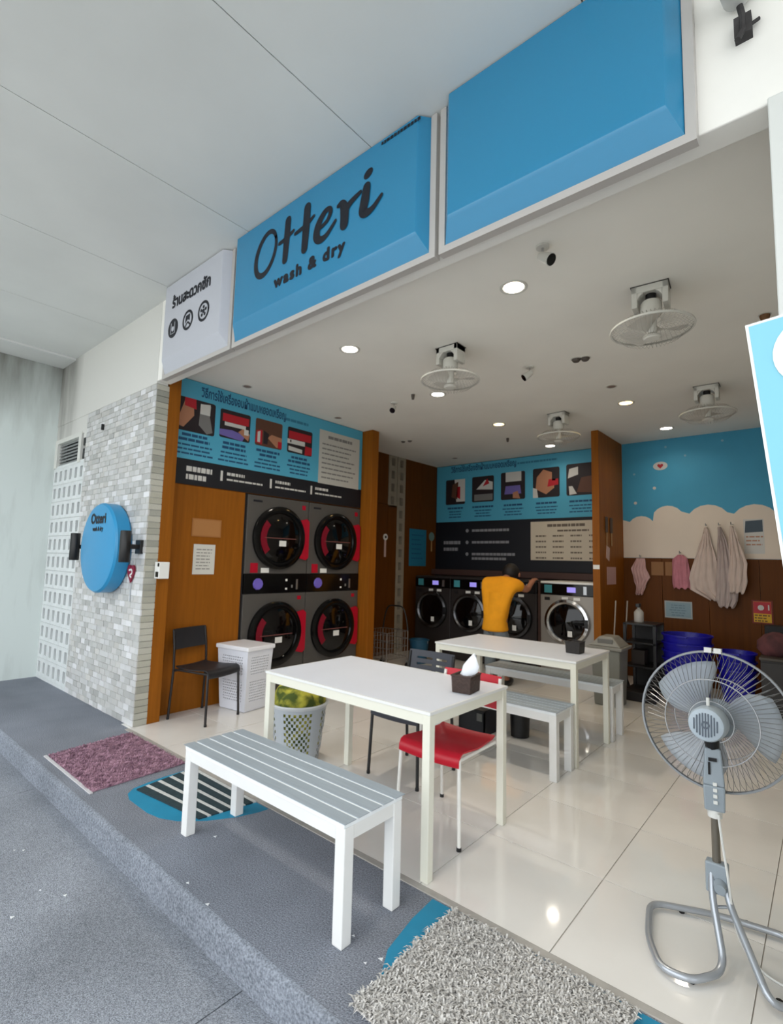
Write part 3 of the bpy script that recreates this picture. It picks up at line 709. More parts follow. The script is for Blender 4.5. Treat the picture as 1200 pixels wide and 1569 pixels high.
nt_ = thing('wall_notice', 'small notice with a grey photo on the cloud of the mural', 'notice', ((a.x + b.x) / 2, YB, 1.8))
MB().prism([(a.x, 1.62), (b.x, 1.62), (b.x, a.z), (a.x, a.z)], fb, 0.004, 0.006).build('sheet', print_white, nt_)
MB().prism([(a.x + .01, b.z), (b.x - .01, b.z + .01), (b.x - .01, a.z - .01), (a.x + .02, a.z - .02)], fb, 0.006, 0.007).build('picture', mat('slate_print', (70, 84, 96), .6), nt_)
mb = MB(); lines(mb, fb, a.x + .02, b.x - .01, b.z - .04, 3, .045, .014, .006); mb.build('notice_text', print_skin, nt_, kind='stuff')

# =================================================================== DRYERS
dry_body = mat('dryer_grey', (84, 81, 78), 0.5, metal=0.2)
red_gl = mat('red_gloss', (170, 14, 40), 0.25)
def dryer(y0, y1, label):
    t = thing('stacked_dryer', label, 'dryer', (XL, (y0 + y1) / 2, 0), group='stacked dryers in the wall')
    fxx = fxw(XL)
    MB().box(XL - 0.78, XL, y0 + .004, y1 - .004, 0.06, 1.065).build('lower_cabinet', dry_body, t, bevel=0.006)
    MB().box(XL - 0.78, XL, y0 + .004, y1 - .004, 1.27, 2.078).build('upper_cabinet', dry_body, t, bevel=0.006)
    cp = MB().box(XL - 0.78, XL + 0.004, y0 + .004, y1 - .004, 1.067, 1.268).build('control_panel', black_gl, t, bevel=0.004)
    yc = (y0 + y1) / 2
    def dec(m, name, par, u0, u1, v0, v1, e=.004): MB().prism([(u0, v0), (u1, v0), (u1, v1), (u0, v1)], fxx, e, e + .003).build(name, m, par)
    MB().cyl((XL + .004, y0 + .17, 1.165), (XL + .018, y0 + .17, 1.165), 0.062, 0.055, 10).build('dial', mat('violet_dial', (112, 96, 190), 0.4), cp)
    dec(white_pl, 'button', cp, y0 + .52, y0 + .545, 1.19, 1.215); dec(white_pl, 'button', cp, y0 + .52, y0 + .545, 1.10, 1.12); dec(steel, 'coin_slot', cp, y0 + .665, y0 + .69, 1.10, 1.21); dec(print_grey, 'button', cp, y0 + .60, y0 + .62, 1.12, 1.15)
    for zc in (1.65, 0.645):
        ydc = yc + 0.005
        Md = Matrix.Translation((XL, ydc, zc)) @ Matrix.Rotation(math.radians(90), 4, 'Y')
        d = MB().lathe([(0.0001, 0.0), (0.335, 0.0), (0.335, 0.03), (0.30, 0.045), (0.265, 0.04), (0.255, 0.02)], 40, Md).build('door', black_gl, t, smooth=40)
        MB().lathe([(0.258, 0.026), (0.18, 0.045), (0.0001, 0.055)], 40, Md).build('door_glass', mat('smoked_glass', (8, 7, 8), 0.06, spec=0.5), d, smooth=60)
        # red handle on one side; reddish reflection painted inside the glass on the other
        acc = []
        for k in range(9):
            a = math.radians(-38 + 76 * k / 8); acc.append((ydc + 0.325 * math.cos(a), zc + 0.335 * math.sin(a)))
        ou = [(ydc + 0.36, zc + 0.23), (ydc + 0.395, zc + 0.20), (ydc + 0.395, zc - 0.20), (ydc + 0.36, zc - 0.23)]
        MB().prism(acc + ou, fxx, 0.001, 0.028).build('handle', red_gl, d)
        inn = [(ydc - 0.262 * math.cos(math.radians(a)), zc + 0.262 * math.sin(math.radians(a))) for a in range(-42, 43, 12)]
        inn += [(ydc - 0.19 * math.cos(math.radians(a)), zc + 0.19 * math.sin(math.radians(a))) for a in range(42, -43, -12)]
        MB().prism(inn, fxx, 0.040, 0.046).build('door_reflection', mat('painted_red_reflection', (120, 12, 34), 0.3), d)
        MB().box(XL + .055, XL + .058, ydc - 0.22, ydc + 0.19, zc - 0.01, zc - 0.002).build('door_line', mat('door_line', (120, 70, 66), .5), d)
        dec(white_pl, 'sticker', d, ydc - .035, ydc + .055, zc - .09, zc - .03, .056)
    dec(red_gl, 'sticker', t, y0 + .07, y0 + .16, 1.28, 1.38, .0); dec(white_pl, 'sticker', t, y0 + .20, y0 + .30, 1.28, 1.33, .0)
    dec(red_gl, 'sticker', t, y1 - .10, y1 - .05, 1.98, 2.03, .0); dec(red_gl, 'sticker', t, y1 - .12, y1 - .07, 0.99, 1.03, .0); dec(ink_black, 'maker_plate', t, y0 + .07, y0 + .18, 2.01, 2.03, .0)
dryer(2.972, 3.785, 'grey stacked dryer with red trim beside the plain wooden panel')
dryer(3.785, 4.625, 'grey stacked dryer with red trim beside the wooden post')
# papers on the wood panel
a = at_x((297, 833), XL); b = at_x((327, 880), XL)
pp = thing('wall_paper', 'white printed sheet pinned on the wooden panel', 'notice', (XL, 2.53, 1.265))
MB().prism([(2.42, 1.265), (2.64, 1.265), (2.64, 1.545), (2.42, 1.545)], fx, 0.0, 0.004).build('sheet', mat('notice_paper', (206, 204, 196), .7), pp)
mb = MB(); lines(mb, fx, 2.45, 2.61, 1.50, 7, .03, .008, .004); mb.build('notice_text', print_grey, pp, kind='stuff')
pp = thing('wall_frame', 'faded brown plaque above the white sheet on the wooden panel', 'plaque', (XL, 2.54, 1.616))
MB().prism([(2.39, 1.616), (2.69, 1.616), (2.69, 1.785), (2.39, 1.785)], fx, 0.0, 0.005).build('border', mat('plaque_edge', (160, 106, 54), .5), pp)
MB().prism([(2.402, 1.628), (2.678, 1.628), (2.678, 1.773), (2.402, 1.773)], fx, 0.005, 0.007).build('plate', mat('plaque_brown', (168, 116, 66), .5), pp)

# =================================================================== WASHERS
def washer(x0, x1, dark, label, yf=6.35):
    t = thing('washing_machine', label, 'washer', ((x0 + x1) / 2, yf + .35, 0), group='front loading washers in a row')
    bm = mat('washer_steel', (150, 145, 138), 0.4, metal=0.3) if not dark else mat('washer_dark', (44, 39, 38), 0.45, metal=0.2)
    ff = fz(yf); w = x1 - x0; xc = (x0 + x1) / 2; zt = 1.20
    MB().box(x0 + .004, x1 - .004, yf, 7.0, 0.06, 1.06).build('cabinet', bm, t, bevel=0.008)
    MB().box(x0 + .004, x1 - .004, yf, 7.0, zt, zt + .03).build('top_cover', white_pl if not dark else bm, t, bevel=0.006)
    cp = MB().box(x0 + .004, x1 - .004, yf - .006, 7.0, 1.062, zt).build('control_panel', black_gl, t, bevel=0.004)
    def dec(m, name, par, u0, u1, v0, v1, e=.006, k=.003): return MB().prism([(u0, v0), (u1, v0), (u1, v1), (u0, v1)], ff, e, e + k).build(name, m, par)
    dec(mat('teal_label', (64, 140, 150), .5), 'label_plate', cp, x0 + .06, x0 + .16, 1.085, 1.185)
    dec(mat('lcd', (150, 140, 220), .4, emit=(150, 140, 230), estr=0.35), 'display', cp, xc + .0, xc + .11, 1.10, 1.165)
    dec(steel, 'coin_slot', cp, x1 - .15, x1 - .11, 1.08, 1.18)
    dec(white_pl, 'sticker', t, xc - .07, xc + .01, 1.005, 1.04, 0); dec(white_pl, 'sticker', t, xc + .08, xc + .16, 1.005, 1.04, 0); dec(black_pl, 'drawer_grip', t, x0 + .06, x0 + .13, .99, 1.03, 0)
    zc = 0.735; r = min(0.285, w / 2 - .05)
    Md = Matrix.Translation((xc, yf, zc)) @ Matrix.Rotation(math.radians(90), 4, 'X')
    d = MB().lathe([(r * .98, 0), (r, 0.02), (r * .97, .05), (r * .86, .06), (r * .78, .045), (r * .76, .02)], 40, Md).build('door', chrome if not dark else mat('dark_chrome', (84, 84, 86), .25, metal=.9), t, smooth=40)
    MB().lathe([(r * .78, .03), (r * .5, .055), (0.0001, .07)], 40, Md).build('door_glass', MATS['smoked_glass'], d, smooth=60)
    dec(black_pl, 'handle', d, xc + r * .82, xc + r * .96, zc - .05, zc + .05, .058, .012)
    dec(white_pl, 'sticker', d, xc + r * .1, xc + r * .3, zc - .17, zc - .10, .07)
washer(-4.90, -4.245, True, 'dark washing machine beside the teal bucket')
washer(-4.245, -3.59, True, 'dark washing machine partly behind the person, nearest the recess wall')
washer(-3.59, -2.905, True, 'dark washing machine the person reaches for')
washer(-2.86, -2.15, False, 'silver washing machine with chrome door beside the wooden partition')
tag(MB().box(-2.90, -2.865, 6.37, 7.0, 0.047, 1.22).build('filler_panel', mat('filler_brown', (66, 44, 36), .6)), 'dark brown filler panel between the silver and dark washers', 'panel')

SURVEY = False
# =================================================================== FURNITURE
def table(x0, x1, y0, y1, label):
    t = thing('table', label, 'table', ((x0 + x1) / 2, (y0 + y1) / 2, 0))
    z = 0.74
    MB().box(x0 + .0121, x1 - .0121, y0 + .0121, y1 - .0121, z - .0139, z + .0005).build('tabletop', table_top_m, t)
    e = ringbox(MB(), x0, x1, y0, y1, .012, z - .014, z)
    e.build('edge_band', white_lac, t)
    a = MB(); i = 0.006; h0, h1 = z - .062, z - .016
    ringbox(a, x0 + i, x1 - i, y0 + i, y1 - i, .022, h0, h1)
    a.build('apron', cream_met, t)
    s = .042
    for xa in (x0 + .004, x1 - .004 - s):
        for ya in (y0 + .004, y1 - .004 - s): MB().box(xa, xa + s, ya, ya + s, 0.0, h1).build('leg', cream_met, t, bevel=0.003)
    return t
table(-2.665, -1.415, 1.962, 2.706, 'white rectangular table with a red chair tucked under one side')
table(-2.655, -1.412, 3.735, 4.475, 'white rectangular table standing between two slatted benches deeper in the shop')
slat_m = mat('slat_grey', (152, 162, 170), 0.5, var=0.06, scale=6, stretch=(1, 12, 12))
slat_e = mat('slat_worn_edge', (236, 240, 242), 0.6, var=0.04, scale=20)
def bench(x0, x1, y0, y1, label, z=0.45):
    t = thing('bench', label, 'bench', ((x0 + x1) / 2, (y0 + y1) / 2, 0), group='slatted benches')
    n = 5; gap = 0.013; w = ((y1 - y0) - gap * (n - 1)) / n
    for k in range(n):
        ya = y0 + (w + gap) * k
        s_ = MB().box(x0, x1, ya, ya + w, z - .0028, z).build('slat', slat_m, t)
    MB().box(x0 + .01, x1 - .01, y0 + .006, y1 - .006, z - .022, z - .003).build('seat_board', slat_e, t)
    a = MB(); i = .012; h0, h1 = z - .075, z - .022
    ringbox(a, x0 + i, x1 - i, y0 + i, y1 - i, .022, h0, h1)
    a.build('apron', white_lac, t)
    s = .052
    for xa in (x0 + i - .004, x1 - i + .004 - s):
        for ya in (y0 + i - .004, y1 - i + .004 - s): MB().box(xa, xa + s, ya, ya + s, 0.0, h1).build('leg', white_lac, t, bevel=0.004)
bench(-2.615, -1.412, 1.43, 1.785, 'grey slatted bench with white legs on the dark walkway', .445)
bench(-2.60, -1.418, 3.40, 3.72, 'grey slatted bench between the two white tables', .45)
bench(-2.60, -1.395, 4.49, 4.80, 'grey slatted bench beside the grey swing-lid bin', .45)

def chair(name, label, loc, rz, seat_m, leg_m, slits=True):
    """stacking chair, local: faces -Y, width along X"""
    t = thing(name, label, 'chair', loc, rz)
    w, d, zs = 0.195, 0.19, 0.445
    # seat: shallow dish with a waterfall front edge
    prof = [(-d - .012, zs - .058), (-d - .010, zs - .030), (-d + .004, zs - .006), (-d + .03, zs + .004), (0, zs - .008), (d - .02, zs - .004), (d + .01, zs + .006)]
    mb = MB(); n = 9
    for off in (0, -0.008):
        for (y, z) in prof:
            for k in range(n):
                u = -1 + 2 * k / (n - 1); wid = w * (1.0 if y < 0 else 1.0 - .08 * (y / d))
                mb.v.append(Vector((u * wid, y + (-.006 if off and y < -d + .01 else 0) * -1, z + off + (u * u) * .008)))
    m_ = len(prof)
    for s in (0, 1):
        for i in range(m_ - 1):
            for k in range(n - 1):
                a = s * m_ * n + i * n + k; mb.f.append((a, a + 1, a + n + 1, a + n) if s == 0 else (a + n, a + n + 1, a + 1, a))
    T = m_ * n
    for i in range(m_ - 1):
        mb.f.append((i * n, (i + 1) * n, T + (i + 1) * n, T + i * n)); mb.f.append((i * n + n - 1, T + i * n + n - 1, T + (i + 1) * n + n - 1, (i + 1) * n + n - 1))
    for k in range(n - 1):
        mb.f.append((k, T + k, T + k + 1, k + 1)); a = (m_ - 1) * n + k; mb.f.append((a, a + 1, T + a + 1, T + a))
    mb.build('seat', seat_m, t, smooth=50, world=False)
    r = .0105
    for sx in (-1, 1):
        MB().tube([(sx * (w + .008), -d - .01, 0.006), (sx * (w - .006), -d + .004, zs - .02), (sx * (w - .02), -d + .03, zs - .016)], r).build('leg', leg_m, t, smooth=50, world=False)
        MB().tube([(sx * (w + .006), d + .045, 0.006), (sx * (w - .002), d + .02, zs - .01), (sx * (w - .004), d + .03, 0.62), (sx * (w - .006), d + .052, 0.765)], r).build('leg', leg_m, t, smooth=50, world=False)
        for yy in (-d - .01, d + .045): MB().cyl((sx * (w + .007), yy, 0), (sx * (w + .007), yy, .018), .0125, n=10).build('foot_cap', black_pl, t, world=False)
    fr = MB()
    for sx in (-1, 1): fr.tube([(sx * (w - .006), -d + .004, zs - .022), (sx * (w - .002), d + .02, zs - .016)], r * .9)
    fr.tube([(-w, d + .018, zs - .03), (w, d + .018, zs - .03)], r * .9); fr.tube([(-w + .006, -d + .006, zs - .035), (w - .006, -d + .006, zs - .035)], r * .8)
    fr.build('seat_frame', leg_m, t, smooth=50, world=False)
    # curved back panel with slits
    bk = MB(); n = 13; rows = []
    z0, z1 = 0.595, 0.775
    cuts = [z0, z0 + .03, z0 + .045, z0 + .075, z0 + .09, z0 + .12, z0 + .135, z1 - .012, z1]
    for z in cuts:
        q = (z - 0.56) / 0.215; y = d + .022 + .03 * q
        rows.append([Vector((-w + 2 * w * k / (n - 1), y + .018 * (1 - (2 * k / (n - 1) - 1) ** 2), z)) for k in range(n)])
    for off in (0, .007):
        for rw in rows: bk.v += [Vector((v.x, v.y + off, v.z)) for v in rw]
    m_ = len(rows); T = m_ * n
    solid = set()
    for i in range(m_ - 1):
        for k in range(n - 1):
            slit = slits and i in (1, 3, 5) and 2 <= k <= n - 4 and k != (n - 1) // 2
            if not slit: solid.add((i, k))
    for (i, k) in solid:
        a = i * n + k; bk.f.append((a, a + 1, a + n + 1, a + n)); bk.f.append((T + a + n, T + a + n + 1, T + a + 1, T + a))
        if (i - 1, k) not in solid: bk.f.append((a, T + a, T + a + 1, a + 1))
        if (i + 1, k) not in solid: bk.f.append((a + n, a + n + 1, T + a + n + 1, T + a + n))
        if (i, k - 1) not in solid: bk.f.append((a, a + n, T + a + n, T + a))
        if (i, k + 1) not in solid: bk.f.append((a + 1, T + a + 1, T + a + n + 1, a + n + 1))
    bk.build('backrest', seat_m, t, smooth=40, world=False)
    return t
chair('chair', 'red plastic chair with thin white legs pushed under the white table', (-1.665, 2.49, 0), 0.0, red_pl, mat('white_tube', (226, 224, 218), .35))
chair('chair', 'black chair with slotted backrest facing the white table beside the red chair', (-2.235, 2.875, 0), math.radians(2), mat('charcoal_plastic', (62, 64, 72), .5), black_pl)
chair('chair', 'black chair against the wooden panel beside the white hamper', (-4.315, 2.545, 0), math.radians(106), mat('black_seat', (34, 34, 38), .45), mat('black_tube', (30, 26, 26), .4), False)

# tissue boxes
def tissue(x, y, z, sx, sy, h, rz, m, label, paper=True):
    t = thing('tissue_box', label, 'box', (x, y, z), rz)
    MB().frustum((-sx / 2, sx / 2, -sy / 2, sy / 2), (-sx / 2 - .004, sx / 2 + .004, -sy / 2 - .004, sy / 2 + .004), 0.0005, h).build('box', m, t, bevel=.004, world=False)
    mb = MB()
    ringbox(mb, -sx / 2 - .006, sx / 2 + .006, -sy / 2 - .006, sy / 2 + .006, .014, h + .0002, h + .007)
    mb.build('rim', m, t, world=False)
    if paper:
        mb = MB(); n = 15; prev = None
        for i, (zz, ww) in enumerate(((h - .002, .035), (h + .02, .045), (h + .05, .04), (h + .085, .022), (h + .105, .006))):
            row = []
            for k in range(n):
                a = 2 * math.pi * k / n; rr = ww * (1 + .25 * math.sin(3 * a + i))
                row.append((rr * math.cos(a) + .010 * i, .5 * rr * math.sin(a) + .006 * i, zz + .012 * math.sin(2 * a) * (i == 4)))
            mb.v += [Vector(v) for v in row]
            if i:
                for k in range(n): mb.f.append(((i - 1) * n + k, (i - 1) * n + (k + 1) % n, i * n + (k + 1) % n, i * n + k))
        mb.build('tissue', mat('tissue_white', (236, 240, 246), .9), t, smooth=60, world=False)
    else:
        mb = MB(); mb.box(-.03, .03, -.01, .01, h, h + .004); mb.build('slot', black_pl, t, world=False)
weave = mat('dark_weave', (58, 42, 36), .6, var=.25, scale=60, bump=.4)
tissue(-1.515, 2.425, .7405, .105, .13, .085, math.radians(8), weave, 'brown woven tissue box with white tissue on the table by the red chair')
tissue(-1.565, 4.12, .7405, .11, .11, .085, 0, mat('dark_box', (40, 36, 34), .6, var=.2, scale=50), 'dark box without tissue on the table between the benches', False)

# laundry hamper, white
hm = thing('laundry_hamper', 'tall white perforated laundry hamper beside the black chair', 'hamper', (-4.36, 2.965, 0))
def perforated(mb, p00, p10, p01, p11, nu, nv, thick, hole=.5, skip=None):
    """lattice wall between four corners: strips around each hole"""
    P = lambda u, v: (Vector(p00) * (1 - u) + Vector(p10) * u) * (1 - v) + (Vector(p01) * (1 - u) + Vector(p11) * u) * v
    nrm = (Vector(p10) - Vector(p00)).cross(Vector(p01) - Vector(p00)).normalized() * thick
    def q(u0, u1, v0, v1):
        vs = [P(u0, v0), P(u1, v0), P(u1, v1), P(u0, v1)]; mb.add(vs + [v - nrm for v in vs], [(0, 1, 2, 3), (7, 6, 5, 4), (0, 4, 5, 1), (1, 5, 6, 2), (2, 6, 7, 3), (3, 7, 4, 0)])
    for j in range(nv):
        v0, v1 = j / nv, (j + 1) / nv; a = v0 + (v1 - v0) * (1 - hole) / 2; b = v1 - (v1 - v0) * (1 - hole) / 2
        q(0, 1, v0, a); q(0, 1, b, v1)
        off = .5 if j % 2 else 0
        us = [0]
        for i in range(nu):
            c = (i + .5 + off * .5 - .12) / nu
            if skip and skip(c, (v0 + v1) / 2): continue
            us += [max(us[-1] + .001, c - hole / 2 / nu), c + hole / 2 / nu]
        us.append(1)
        for i in range(0, len(us), 2): q(us[i], us[i + 1], a, b)
def quad(cx, cy, w, d, a):
    ca, sa = math.cos(a), math.sin(a)
    return [(cx + x * ca - y * sa, cy + x * sa + y * ca) for x, y in ((-w / 2, -d / 2), (w / 2, -d / 2), (w / 2, d / 2), (-w / 2, d / 2))]
HA = math.radians(8); hx, hy = -4.36, 2.965
hb = quad(hx, hy, .35, .27, HA); hw = quad(hx, hy, .42, .32, HA)
mb = MB()
for i in range(4):
    j = (i + 1) % 4
    perforated(mb, (*hb[i], .01), (*hb[j], .01), (*hw[i], .56), (*hw[j], .56), 14, 22, .004, .42, skip=lambda u, v: v < .12 or v > .92 or .52 < v < .58 or u < .12 or u > .86)
mb.prism(quad(hx, hy, .34, .26, HA), lambda u, v, d: Vector((u, v, d)), .003, .012)
hamper_m = mat('hamper_white', (222, 224, 232), .5)
mb.build('basket_body', hamper_m, hm)
MB().prism(quad(hx, hy, .45, .35, HA), lambda u, v, d: Vector((u, v, d)), .56, .60).build('lid', mat('hamper_lid', (236, 236, 240), .4), hm, bevel=.008)
# grey round basket with laundry
bk = thing('laundry_basket', 'round grey laundry basket filled with yellow-green cloth under the table', 'basket', (-2.975, 2.50, 0))
mb = MB(); N = 64; rows_ = 19; hB = .40
def brad(z): return .150 + (.200 - .150) * z / hB
ring = []
for j in range(rows_):
    z = .01 + (hB - .01) * j / (rows_ - 1)
    for k in range(N):
        a = 2 * math.pi * k / N; mb.v.append(Vector((-2.975 + brad(z) * math.cos(a), 2.50 + brad(z) * math.sin(a), z)))
for j in range(rows_ - 1):
    for k in range(N):
        hole = (1 <= j <= 15) and (k + (j // 1) % 2) % 2 == 0 and (k % 16) not in (0, 1, 2, 14, 15)
        if hole: continue
        mb.f.append((j * N + k, j * N + (k + 1) % N, (j + 1) * N + (k + 1) % N, (j + 1) * N + k))
mb.f.append(list(range(N))[::-1])
o = mb.build('basket_body', grey_pl, bk); md = o.modifiers.new('thickness', 'SOLIDIFY'); md.thickness = .004
MB().lathe([(.192, -.02), (.206, -.018), (.214, 0), (.206, .008), (.194, .004)], 40, Matrix.Translation((-2.975, 2.50, hB))).build('rim', mat('rim_grey', (190, 194, 198), .45), bk, smooth=50)
mb = MB(); n = 28
rowsL = [(.02, .14), (.12, .155), (.30, .178), (.40, .19), (.455, .19), (.495, .16), (.515, .09), (.52, .001)]
for i, (z, r) in enumerate(rowsL):
    for k in range(n):
        a = 2 * math.pi * k / n; f = 1 + (.10 * math.sin(3 * a + i) + .07 * math.sin(7 * a - 2 * i)) * (1 if i >= 4 else 0)
        mb.v.append(Vector((-2.975 + r * f * math.cos(a), 2.50 + r * f * math.sin(a), z + (.018 * math.sin(5 * a + i) if i >= 4 and i < 7 else 0))))
    if i:
        for k in range(n): mb.f.append(((i - 1) * n + k, (i - 1) * n + (k + 1) % n, i * n + (k + 1) % n, i * n + k))
for v in mb.v:
    d_ = math.hypot(v.x + 2.975, v.y - 2.5); lim = brad(min(v.z, hB)) - .006 if v.z < hB + .01 else .205
    if d_ > lim: v.x = -2.975 + (v.x + 2.975) * lim / d_; v.y = 2.5 + (v.y - 2.5) * lim / d_
mb.f.append(list(range(n))[::-1])
tag(mb.build('laundry', mat('lime_cloth', (64, 78, 22), .85, rgb2=(176, 170, 60), scale=11, bump=.6, contrast=(.4, .6)), smooth=70), 'crumpled yellow and green laundry heaped in the round grey basket', 'laundry')

# =================================================================== MATS ON THE WALKWAY
def fuzzy(name, label, pts, m, spacing=.010, ln=.03, seed=1, wid=.004, lean=1.0):
    """shag mat: woven backing with thousands of curled tufts"""
    rnd = random.Random(seed); p = [Vector(q) for q in pts]
    t = thing(name, label, 'mat', ((p[0].x + p[2].x) / 2, (p[0].y + p[2].y) / 2, 0))
    MB().prism([tuple(q) for q in p], lambda u, v, d: Vector((u, v, d)), .002, .009).build('backing', m, t)
    nu = int((p[1] - p[0]).length / spacing); nv = int((p[3] - p[0]).length / spacing); mb = MB()
    for j in range(nv + 1):
        for i in range(nu + 1):
            u, v = (i + rnd.uniform(-.4, .4)) / nu, (j + rnd.uniform(-.4, .4)) / nv; u = min(1, max(0, u)); v = min(1, max(0, v))
            q = (p[0] * (1 - u) + p[1] * u) * (1 - v) + (p[3] * (1 - u) + p[2] * u) * v
            a = rnd.uniform(0, 6.283); l = ln * rnd.uniform(.7, 1.3); dx_, dy_ = math.cos(a) * l * lean, math.sin(a) * l * lean
            px_, py_ = -math.sin(a) * wid, math.cos(a) * wid; h1 = .007 + l * rnd.uniform(.25, .5); h2 = .006 + l * rnd.uniform(.05, .45)
            o = len(mb.v)
            mb.v += [Vector((q.x - px_, q.y - py_, .007)), Vector((q.x + px_, q.y + py_, .007)), Vector((q.x + dx_ * .45 + px_, q.y + dy_ * .45 + py_, h1)), Vector((q.x + dx_ * .45 - px_, q.y + dy_ * .45 - py_, h1)), Vector((q.x + dx_, q.y + dy_, h2))]
            mb.f += [(o, o + 1, o + 2, o + 3), (o + 3, o + 2, o + 4)]
    mb.build('pile', m, t, kind='stuff'); return t
pm = fuzzy('door_mat', 'worn purple pile door mat beside the mosaic pillar', [(-4.25, 1.315), (-3.43, 1.305), (-3.45, 1.90), (-4.33, 1.905)], mat('purple_pile', (108, 76, 94), .95, rgb2=(192, 152, 170), scale=28, bump=.6, contrast=(.3, .75)), .0095, .020, 3, .0035, .9)
MB().box(-4.265, -3.41, 1.288, 1.306, 0.001, .008).build('edging', mat('edging_white', (200, 198, 200), .8), pm)
fuzzy('door_mat', 'shaggy pale grey door mat beside the threshold', [(-1.225, 1.30), (-0.53, 1.27), (-0.53, 1.893), (-1.235, 1.893)], mat('grey_shag', (150, 147, 143), .95, rgb2=(226, 223, 218), scale=75, bump=.7, contrast=(.3, .7)), .0075, .030, 5, .0032, .9)
def decal(pts, label):
    return tag(MB().prism(pts, lambda u, v, d: Vector((u, v, d)), 0.0003, .0018).build('floor_sticker', teal_m), label, 'sticker')
decal([(-3.33, 1.60), (-3.31, 1.50), (-3.26, 1.445), (-3.18, 1.42), (-2.95, 1.42), (-2.84, 1.44), (-2.74, 1.49), (-2.63, 1.60), (-2.55, 1.73), (-2.51, 1.84), (-2.50, 1.905), (-3.34, 1.905), (-3.34, 1.70)], 'rounded teal floor sticker under the striped mat')
decal([(-1.30, 1.56), (-1.22, 1.42), (-0.55, 1.42), (-0.44, 1.56), (-0.44, 1.905), (-1.345, 1.905), (-1.335, 1.75)], 'teal floor sticker showing around the grey shaggy mat')
sm = thing('striped_mat', 'dark green mat with white stripes lying on the teal sticker', 'mat', (-2.95, 1.7, 0))
A, B, C_, D = Vector((-3.27, 1.50)), Vector((-2.67, 1.575)), Vector((-2.615, 1.905)), Vector((-3.33, 1.905))
def mp_(u, v): return (A * (1 - u) + B * u) * (1 - v) + (D * (1 - u) + C_ * u) * v
n = 5
for k in range(n):
    v0 = k / n; vm = v0 + .68 / n; v1 = (k + 1) / n
    for (a_, b_, m_, nm) in ((v0, vm, mat('mat_green', (38, 56, 62), .9, var=.2, scale=40), 'band'), (vm, v1, mat('mat_white', (196, 198, 196), .9, var=.1, scale=40), 'stripe')):
        MB().prism([tuple(mp_(0, a_)), tuple(mp_(1, a_)), tuple(mp_(1, b_)), tuple(mp_(0, b_))], lambda u, v, d: Vector((u, v, d)), .002, .009 if nm == 'band' else .008).build(nm, m_, sm)
rl = random.Random(4)
for k, px_ in enumerate([(22, 1303), (36, 1303), (62, 1364), (18, 1406), (100, 1372), (288, 1353), (560, 1476), (542, 1434), (584, 1470), (330, 1282), (550, 1520), (318, 1386)]):
    z0 = -.14 if px_[0] < 200 and px_[1] > 1240 + 0 else 0.0
    p = at_z(px_, z0); s = rl.uniform(.004, .008); a = rl.uniform(0, 3)
    pts = [(p.x + s * math.cos(a + t) * (1.6 if q % 2 else .7), p.y + s * math.sin(a + t) * (1.3 if q % 2 else .6)) for q, t in enumerate([0, 1.2, 2.1, 3.3, 4.2, 5.3])]
    tag(MB().prism(pts, lambda u, v, d: Vector((u, v, d)), z0 + .0003, z0 + .002).build('paper_scrap', mat('scrap_white', (226, 228, 230), .8)), 'tiny white scrap of litter lying on the grey pavement', 'litter', 'litter scraps')

# =================================================================== STANDING FAN
sf = thing('standing_fan', 'grey standing fan with bent tube base, seen from behind', 'fan', (-0.385, 2.40, 0))
fan_grey = mat('fan_grey', (150, 160, 168), .4); tube_m = mat('fan_tube', (176, 181, 188), .3, metal=.6)
def smooth_path(pts, r=.06, n=5):
    P = [Vector(p) for p in pts]; out = [P[0]]
    for i in range(1, len(P) - 1):
        a = (P[i - 1] - P[i]); b = (P[i + 1] - P[i]); k = min(r, a.length * .45, b.length * .45)
        s = P[i] + a.normalized() * k; e = P[i] + b.normalized() * k
        for q in range(n + 1):
            t = q / n; out.append(s * (1 - t) ** 2 + P[i] * 2 * t * (1 - t) + e * t * t)
    out.append(P[-1]); return out
colb = Vector((-0.372, 2.40, 0))
def fl_(px_, z=.022): p = at_z(px_, z); return (p.x, p.y, z)
pL = [(colb.x - .022, colb.y - .004, .30), (colb.x - .018, colb.y - .03, .20), fl_((1112, 1490)), fl_((1060, 1503)), fl_((1012, 1482)), fl_((993, 1435)), fl_((996, 1382)), fl_((1100, 1402)), fl_((1215, 1438)), fl_((1250, 1535)), fl_((1185, 1548)), (colb.x + .028, colb.y - .01, .20), (colb.x + .022, colb.y, .30)]
MB().tube(smooth_path(pL, .062, 6), .0125, 10).build('base_tube', tube_m, sf, smooth=50)
for px_ in ((1060, 1505), (1045, 1398), (1145, 1418), (1195, 1540)):
    p = at_z(px_, .0); MB().cyl((p.x, p.y, 0), (p.x, p.y, .014), .011, n=8).build('rubber_foot', black_pl, sf)
MB().tube([(colb.x - .018, colb.y - .03, .16), (colb.x + .026, colb.y - .012, .17)], .006).build('stretcher', tube_m, sf)
MB().box(colb.x - .040, colb.x + .034, colb.y - .022, colb.y + .022, .205, .315).build('collar', fan_grey, sf, bevel=.006)
MB().cyl((colb.x + .008, colb.y - .022, .245), (colb.x + .012, colb.y - .055, .242), .022, .018, 14).build('clamp_knob', fan_grey, sf, smooth=40)
MB().cyl((colb.x - .004, colb.y, .31), (colb.x - .004, colb.y, .50), .0145, n=14).build('pole', mat('pole_grey', (128, 122, 112), .35, metal=.6), sf, smooth=40)
MB().cyl((colb.x - .004, colb.y, .478), (colb.x - .004, colb.y, .512), .025, n=14).build('pole_ring', white_pl, sf, smooth=40)
